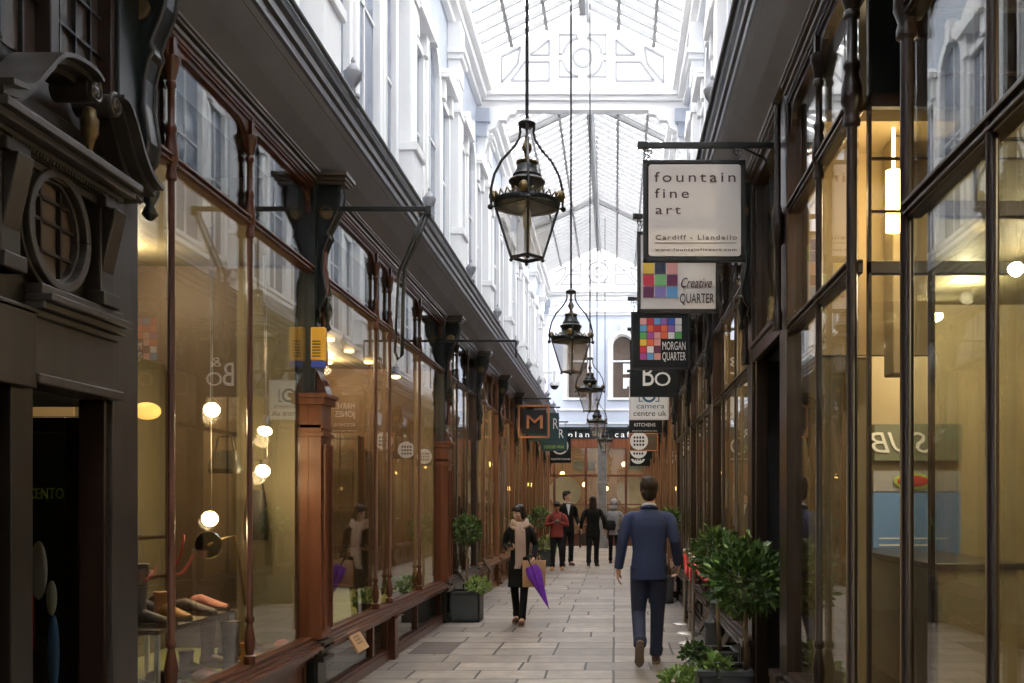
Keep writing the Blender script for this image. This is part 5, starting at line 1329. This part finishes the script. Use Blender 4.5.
        q.ell(h(0, .03, .045), (.092, .10, .09), HR, 18, 12); q.loft([(h(0, .05, .02), .09, .065), (h(0, .065, -.1), .10, .06), (h(0, .07, -.2), .09, .05), (h(0, .075, -.27), .05, .03)], 14)
        q.tube([h(-.06, -.05, .075), h(.0, -.075, .09), h(.065, -.04, .06)], .02, 8)
    if hairstyle != 'hood':
        fin(q, 'hair', hair, remesh=.007, smoothit=1, smooth=True)
    if hood:
        q = MB(); q.ell(h(0, .03, .03), (.105, .12, .125), HR, 18, 12); q.ell(h(0, .06, -.12), (.12, .10, .09), HR, 16, 10); q.tube([h(-.085, -.04, -.08), h(-.085, -.055, .04), h(-.04, -.06, .12), h(.04, -.06, .12), h(.085, -.055, .04), h(.085, -.04, -.08)], .02, 8)
        fin(q, 'hood', hood, remesh=.009, smoothit=1, smooth=True)
    # ---- trousers
    q = MB()
    q.loft([(tor(.84), .135*sw, .095), (tor(.92), .17*sw, .12), (tor(1.0), .155*sw, .11), (tor(1.06), .14*sw, .10)], 18, 2.3)
    for a in 'AB':
        hp, kn, an = V['hip'+a], V['knee'+a], V['ank'+a]
        q.tube([hp + Vector((0, .01, .02)), hp.lerp(kn, .5), kn, kn.lerp(an, .45), an.lerp(kn, .08), an - (kn-an).normalized()*-.0 + Vector((0, 0, -.01))], [.098*sw, .088*sw, .070*sw, .064*sw, .060*sw, .062*sw], 16)
        q.tube([kn.lerp(an, .82) + Vector((-.01, .0, 0)), an + Vector((.0, -.01, .02))], [.064*sw, .066*sw], 12)
    fin(q, 'trousers', legs, remesh=vox, smoothit=2, smooth=True)
    # ---- shoes
    for a in 'AB':
        an, to = V['ank'+a], V['toe'+a]; d = to - an
        dh = Vector((d.x, d.y, d.z)); 
        q = MB(); heel = an + (-Vector((d.x, d.y, 0)).normalized()*.045) + Vector((0, 0, -.045)) if abs(d.z) < .12 else None
        if heel is not None:
            hx = Vector((d.x, d.y, 0)).normalized()
            q.tube([an + Vector((0, 0, .04)), an + Vector((0, 0, -.02)) + hx*.01], [.044, .048], 12)
            q.tube([heel + Vector((0, 0, .01)), an + hx*.03 + Vector((0, 0, -.045)), an + hx*.10 + Vector((0, 0, -.05)), an + hx*.16 + Vector((0, 0, -.055)), an + hx*.20 + Vector((0, 0, -.06))], [.036, .044, .043, .040, .022], 12)
            s = MB(); sd = Vector((-hx.y, hx.x, 0)); o = []
            for t, w in ((-.085, .0), (-.07, .03), (0, .035), (.08, .042), (.15, .044), (.20, .026), (.215, 0), (.20, -.026), (.15, -.044), (.08, -.042), (0, -.035), (-.07, -.03)): o.append(an + hx*t + sd*w)
            n = len(o); s.add([Vector((v.x, v.y, an.z-.09)) for v in o] + [Vector((v.x, v.y, an.z-.068)) for v in o], [tuple(range(n-1, -1, -1)), tuple(range(n, 2*n))] + [(i, (i+1) % n, (i+1) % n + n, i+n) for i in range(n)])
        else:   # lifted heel: the foot points down, its sole faces backwards
            dn = d.normalized(); side = Vector((1, 0, 0)); side = (side - dn*side.dot(dn)).normalized(); up = side.cross(dn)
            if up.y < 0: up = -up           # sole side faces +Y (behind the walker)
            q.tube([an - dn*.0 + Vector((0, 0, .04)), an], [.044, .046], 12)
            q.tube([an - dn*.035 + up*.012, an + dn*.05, an + dn*.12, an + dn*.17, an + dn*.20], [.036, .046, .044, .040, .022], 12)
            s = MB(); o = []
            for t, w in ((-.075, .0), (-.06, .03), (0, .037), (.08, .040), (.15, .046), (.19, .03), (.21, 0), (.19, -.03), (.15, -.046), (.08, -.040), (0, -.037), (-.06, -.03)): o.append(an + dn*t + side*w)
            n = len(o); s.add([v + up*.036 for v in o] + [v + up*.058 for v in o], [tuple(range(n-1, -1, -1)), tuple(range(n, 2*n))] + [(i, (i+1) % n, (i+1) % n + n, i+n) for i in range(n)])
        so = fin(q, 'shoe', shoe, remesh=.008, smoothit=1, smooth=True)
        fin(s, 'sole', M['sole'], parent=so)
    # ---- jacket or coat with its sleeves
    q = MB()
    z0 = jacket_hem; fl = jacket_flare
    rings = [(tor(z0), (.178+fl)*sw, .130+fl*.7), (tor(z0+.06), (.176+fl*.8)*sw, .128+fl*.6)]
    if z0 < .8: rings += [(tor(.85), (.178+fl*.5)*sw, .130+fl*.3)]
    rings += [(tor(.95), .174*sw, .126), (tor(1.1), .158*sw, .115), (tor(1.22), .170*sw, .122), (tor(1.34), .182*sw, .125), (tor(1.41), .168*sw, .112), (tor(1.455), .135*sw, .092), (tor(1.49), .09*sw, .072), (tor(1.515), .066*sw, .06)]
    q.loft(rings, 22, 2.35)
    for a in 'AB':
        sh, el, wr = V['sh'+a], V['el'+a], V['wr'+a]
        sgx = -1 if a == 'A' else 1
        q.tube([tor(1.42) + Vector((sgx*.10, 0, .0)), tor(1.42) + Vector((sgx*(abs(sh.x)-.035), 0, -.0)), sh + Vector((sgx*.0, 0, -.075)), sh.lerp(el, .42), el, el.lerp(wr, .5), wr.lerp(el, .04)], [.060*sw, .062*sw, .066*sw, .062*sw, .056*sw, .050*sw, .043*sw], 14)
    jk = fin(q, torso_m, top, remesh=vox, smoothit=3, smooth=True)
    # collar
    q = MB(); pts = [tor(1.49) + Vector((.072*math.cos(a), .012 + .062*math.sin(a), .012 + .022*math.sin(a))) for a in [PI*2*i/16 for i in range(17)]]
    q.tube(pts, .017, 8, cap=False)
    fin(q, 'collar', top, parent=jk, smooth=True)
    if shirt:
        q = MB(); pts = [tor(1.515) + Vector((.060*math.cos(a), .006+.056*math.sin(a), .018 + .014*math.sin(a))) for a in [PI*2*i/16 for i in range(17)]]
        q.tube(pts, .013, 8, cap=False); q.prism([(-.05, 1.49), (.05, 1.49), (0, 1.22)], 'Y', D['lean'][1]-.128, -.05)
        fin(q, 'shirt', shirt, smooth=False)
    return r, V, k, Rz, L0, fin

# the man in the navy suit walks away: rot = pi, so +X local becomes -X in the picture
dM = 9.69
mx = (649-VX)*dM/1000
man = person('man_in_suit', 'dark haired man in a navy blue suit walking away from the camera', (mx, dM, 0), 1.815, PI,
    dict(shA=(-.19, 0, 1.475), shB=(.19, 0, 1.475), elA=(-.25, .05, 1.19), wrA=(-.285, -.08, .955), elB=(.255, .03, 1.18), wrB=(.295, -.0, .915),
         kneeA=(-.085, -.06, .51), ankA=(-.07, -.10, .09), toeA=(-.08, -.26, .03), kneeB=(.10, -.03, .50), ankB=(.095, .27, .23), toeB=(.10, .19, .03),
         fA=(.06, -.35, -1), fB=(.06, -.05, -1), cA=1.0, cB=.6, hipA=(-.085, 0, .93), hipB=(.085, 0, .93), head=(-.0, -.02, 1.668)),
    M['skin'], M['hairbrown'], M['navy'], M['navydark'], M['brownleather'], jacket_hem=.82, shirt=M['shirt'], shoulder=.19)
r_, V_, k_, Rz_, L_, fin_ = man
q = MB().box(-.003, .003, .125, .133, .82, 1.0); fin_(q, 'vent', M['black'])

# woman with scarf, bag, phone, umbrella
dL = 13.0
lxx = (520-VX)*dL/1000
lady = person('woman_with_scarf', 'woman in a black coat and beige scarf looking aside at the left shop window', (lxx, dL, 0), 1.56, -.05,
    dict(shA=(-.175, 0, 1.45), shB=(.175, 0, 1.45), elA=(-.235, .04, 1.18), wrA=(-.14, -.19, 1.13), fA=(.55, -.6, .25), pA=(.2, .5, 1), elB=(.23, .05, 1.17), wrB=(.22, -.15, .99), fB=(0, -.35, -1), pB=(-1, 0, -.1), cB=1.2, cA=1.0,
         kneeA=(-.075, -.03, .50), ankA=(-.06, .10, .11), toeA=(-.07, -.05, .03), kneeB=(.075, -.09, .51), ankB=(.05, -.12, .09), toeB=(.055, -.27, .03), head=(-.015, -.03, 1.665)),
    M['skin'], M['hairblack'], M['coat'], M['coat'], M['brownleather'], jacket_hem=.56, jacket_flare=.035, hairstyle='bob', head_turn=-.65, head_tilt=.12, female=True, torso_m='coat', shoulder=.175)
r_, V, k, Rz, L0, fin = lady
q = MB()
for j, (rad, zz, th) in enumerate(((.105, 1.50, .035), (.10, 1.535, .032), (.12, 1.47, .03))):
    q.tube([Vector((rad*math.cos(a)*1.05, -.01 + rad*math.sin(a)*.9, zz + .018*math.sin(2*a+j) - .02*math.sin(a)*-1)) for a in [2*PI*i/20 for i in range(21)]], th, 9, cap=False)
q.tube([(.09, -.07, 1.49), (.15, -.03, 1.49), (.19, .02, 1.45)], [.03, .03, .02], 8)
q.loft([((-.02, -.15, .84), .05, .016), ((.005, -.15, .92), .055, .018), ((.01, -.155, 1.05), .06, .022), ((.005, -.155, 1.25), .06, .026), ((0, -.135, 1.42), .06, .03), ((0, -.11, 1.50), .05, .03)], 12)
q.loft([((.07, -.145, 1.02), .045, .016), ((.06, -.15, 1.2), .05, .02), ((.05, -.13, 1.42), .05, .03)], 12)
fin(q, 'scarf', M['scarf'], remesh=.008, smoothit=1, smooth=True)
hw = L0 + Rz @ (V['wrA']*k + Vector((.035, -.065, .035))*k)
r = thing('mobile_phone', 'dark phone in the hand of the woman with the scarf', 'phone', hw)
MB().obox(hw, (.07, .008, .14), Matrix.Rotation(.9, 3, 'X')).build('case', M['black'], r, bevel=.003)
# paper bag
hb = L0 + Rz @ (V['wrB']*k + Vector((-.0, -.035, -.085))*k)
bc = Vector((P(535, 0, dL).x, hb.y + .03, 0))
r = thing('paper_bag', 'brown paper carrier bag hanging from the hand of the woman with the scarf', 'bag', (bc.x, bc.y, P(0, 588, dL).z))
z0, z1 = P(0, 586, dL).z, P(0, 560, dL).z
q = MB(); q.loft([((bc.x, bc.y, z0), .145, .05), ((bc.x, bc.y, z0+.1), .148, .052), ((bc.x, bc.y, z1), .15, .045)], 24, 8)
q.build('bag_body', M['paper'], r, smooth='auto')
q = MB()
for dy in (-.04, .04): q.tube([(bc.x-.06, bc.y+dy, z1-.02), (bc.x-.03, bc.y+dy, z1+.09), (hb.x, hb.y, hb.z), (bc.x+.07, bc.y+dy, z1+.07), (bc.x+.08, bc.y+dy, z1-.02)], .005, 6)
q.build('handle', M['paper'], r)
# umbrella, closed, tip down and outward
ut = P(549, 609, dL-.32); uh = Vector((P(529, 0, dL-.3).x, hb.y-.12, hb.z+.05))
r = thing('purple_umbrella', 'closed purple umbrella hanging point down from the hand of the woman with the scarf', 'umbrella', ut)
ax = (ut - uh)
def along(t): return uh + ax*t
q = MB(); n = 16; st = [(.10, .075), (.14, .085), (.25, .098), (.45, .072), (.65, .045), (.85, .022), (.93, .012)]
up = ax.normalized(); sx = up.cross(Vector((0, 1, 0))).normalized(); sy = up.cross(sx); vs = []; fs = []
for j, (t, rad) in enumerate(st):
    for i in range(n):
        a = 2*PI*i/n + j*.12; rr = rad*(1.0 if i % 2 else .62); vs.append(along(t) + sx*rr*math.cos(a) + sy*rr*math.sin(a)*.7)
fs = [(j*n+i, j*n+(i+1) % n, (j+1)*n+(i+1) % n, (j+1)*n+i) for j in range(len(st)-1) for i in range(n)] + [tuple(range(n)), tuple(range(len(vs)-1, len(vs)-n-1, -1))]
q.add(vs, fs); q.build('canopy_cloth', M['purple'], r)
MB().tube([along(.0), along(.12)], .008, 8).build('shaft', M['black'], r, smooth=True)
MB().tube([along(.92), along(1.0)], [.006, .004], 8).build('tip', M['black'], r)
MB().tube([along(0), along(-.06), along(-.11) + Vector((.02, 0, .01)), along(-.12) + Vector((.05, 0, .0)), along(-.08) + Vector((.06, 0, 0))], .012, 8).build('crook', M['black'], r, smooth=True)

# man in red hooded top reading his phone
d = 23.8
red = person('man_in_red_hoodie', 'man in a brick red hooded top and tan boots looking down at his phone', ((557-VX)*d/1000, d, 0), 1.64, .05,
    dict(elA=(-.27, -.02, 1.17), wrA=(-.07, -.25, 1.24), fA=(.6, -.3, .2), pA=(.1, .6, .8), elB=(.27, -.02, 1.17), wrB=(.09, -.25, 1.24), fB=(-.6, -.3, .2), pB=(-.1, .6, .8), cA=1.1, cB=1.1, head=(0, -.07, 1.65), kneeA=(-.10, -.06, .5), ankA=(-.115, -.05, .09), toeA=(-.14, -.2, .03), kneeB=(.11, -.03, .5), ankB=(.13, .04, .09), toeB=(.15, -.11, .03)),
    M['skin2'], M['hairblack'], M['redhood'], M['darktrouser'], M['tanboot'], jacket_hem=.86, head_tilt=.5, torso_m='hooded_top', shoulder=.20, fingers=False)
q = MB(); q.tube([(.1, .03, 1.50), (.09, .08, 1.48), (0, .12, 1.46), (-.09, .08, 1.48), (-.1, .03, 1.50)], [.03, .045, .05, .045, .03], 8); red[5](q, 'hood', M['redhood'], smooth=True)
for sx in (-1, 1): red[5](MB().tube([(sx*.12, .08, 1.5), (sx*.125, -.05, 1.47), (sx*.13, -.125, 1.36), (sx*.14, -.11, 1.2)], .017, 6), 'backpack_strap', M['black'], smooth=True)
c = red[4] + red[3] @ (Vector((0, -.30, 1.29))*red[2]); r = thing('mobile_phone', 'small dark phone held by the man in the red hooded top', 'phone', c); MB().obox(c, (.13, .075, .012), Matrix.Rotation(.6, 3, 'X')).build('case', M['black'], r, bevel=.003)

# man in dark suit behind him
d = 25.6
person('man_in_dark_suit', 'dark haired man in a dark suit and open pale shirt behind the red hooded man', ((567-VX)*d/1000, d, 0), 1.9, .35,
    dict(wrB=(.25, -.17, 1.0), fB=(0, -.5, -.8)), M['skin'], M['hairbrown'], M['coat'], M['darktrouser'], M['brownleather'], jacket_hem=.80, shirt=M['shirt'], head_turn=.7, fingers=False)
# black coated walker, seen from behind
d = 25.3
person('person_in_black_coat', 'long haired person in a black coat and ankle boots walking away toward the cafe', ((593-VX)*d/1000, d, 0), 1.78, PI,
    dict(elA=(-.28, .05, 1.17), wrA=(-.30, -.05, .95), elB=(.28, .05, 1.17), wrB=(.31, .02, .95), kneeA=(-.09, 0, .5), kneeB=(.10, 0, .5), ankA=(-.085, .0, .09), ankB=(.11, .1, .1)), M['skin'], M['hairbrown'], M['coat'], M['darktrouser'], M['black'], jacket_hem=.74, hairstyle='long', torso_m='coat', female=False, fingers=False)
# person in a grey hood with a shoulder bag
d = 26.6
gh = person('person_in_grey_hood', 'person in a pale grey hooded top carrying a dark shoulder bag near the cafe', ((614-VX)*d/1000, d, 0), 1.70, PI-.25,
    dict(elA=(-.26, -.02, 1.17), wrA=(-.22, -.2, 1.05), fA=(0, -1, 0), pA=(1, 0, 0)), M['skin'], M['hairbrown'], M['greyhood'], M['darktrouser'], M['greyshoe'], jacket_hem=.80, hairstyle='hood', hood=M['greyhood'], torso_m='hooded_top', female=True, fingers=False)
c = gh[4] + gh[3] @ (Vector((.06, .19, 1.08))*gh[2])
r = thing('shoulder_bag', 'dark shoulder bag on the back of the grey hooded person', 'bag', c)
MB().loft([((c.x, c.y, c.z-.13), .13, .05), ((c.x, c.y, c.z), .16, .07), ((c.x, c.y, c.z+.12), .12, .03)], 16, 3).build('bag_body', M['board'], r, smooth='auto')
MB().tube([(c.x-.1, c.y, c.z+.1), (c.x-.13, c.y+.05, c.z+.32), (c.x-.1, c.y+.2, c.z+.40)], .012, 6).build('strap', M['board'], r, smooth=True)

# ================================================================= light, sky, camera
w = bpy.data.worlds.new('sky'); bpy.context.scene.world = w; w.use_nodes = True
nt = w.node_tree; bg = nt.nodes['Background']; bg.inputs['Color'].default_value = (1.0, 0.985, 0.965, 1); bg.inputs['Strength'].default_value = 2.3
cam = bpy.data.cameras.new('camera'); co = bpy.data.objects.new('camera', cam); C.objects.link(co)
co.location = (0, 0, EYE); co.rotation_euler = (PI/2, 0, 0)
cam.sensor_width = 36; cam.lens = 36*F/1024; cam.shift_x = (512-VX)/1024; cam.shift_y = (VY-341.5)/1024; cam.clip_start = .05; cam.clip_end = 300
sc = bpy.context.scene; sc.camera = co
vs = sc.view_settings; sc.display_settings.display_device = 'sRGB'; vs.view_transform = 'Standard'; vs.look = 'None'; vs.gamma = 1; vs.exposure = 1.85; vs.use_curve_mapping = False
cy_ = sc.cycles; cy_.max_bounces = 10; cy_.transparent_max_bounces = 32; cy_.diffuse_bounces = 6; cy_.glossy_bounces = 5; cy_.use_denoising = True; cy_.sample_clamp_indirect = 6; cy_.caustics_reflective = False; cy_.caustics_refractive = False
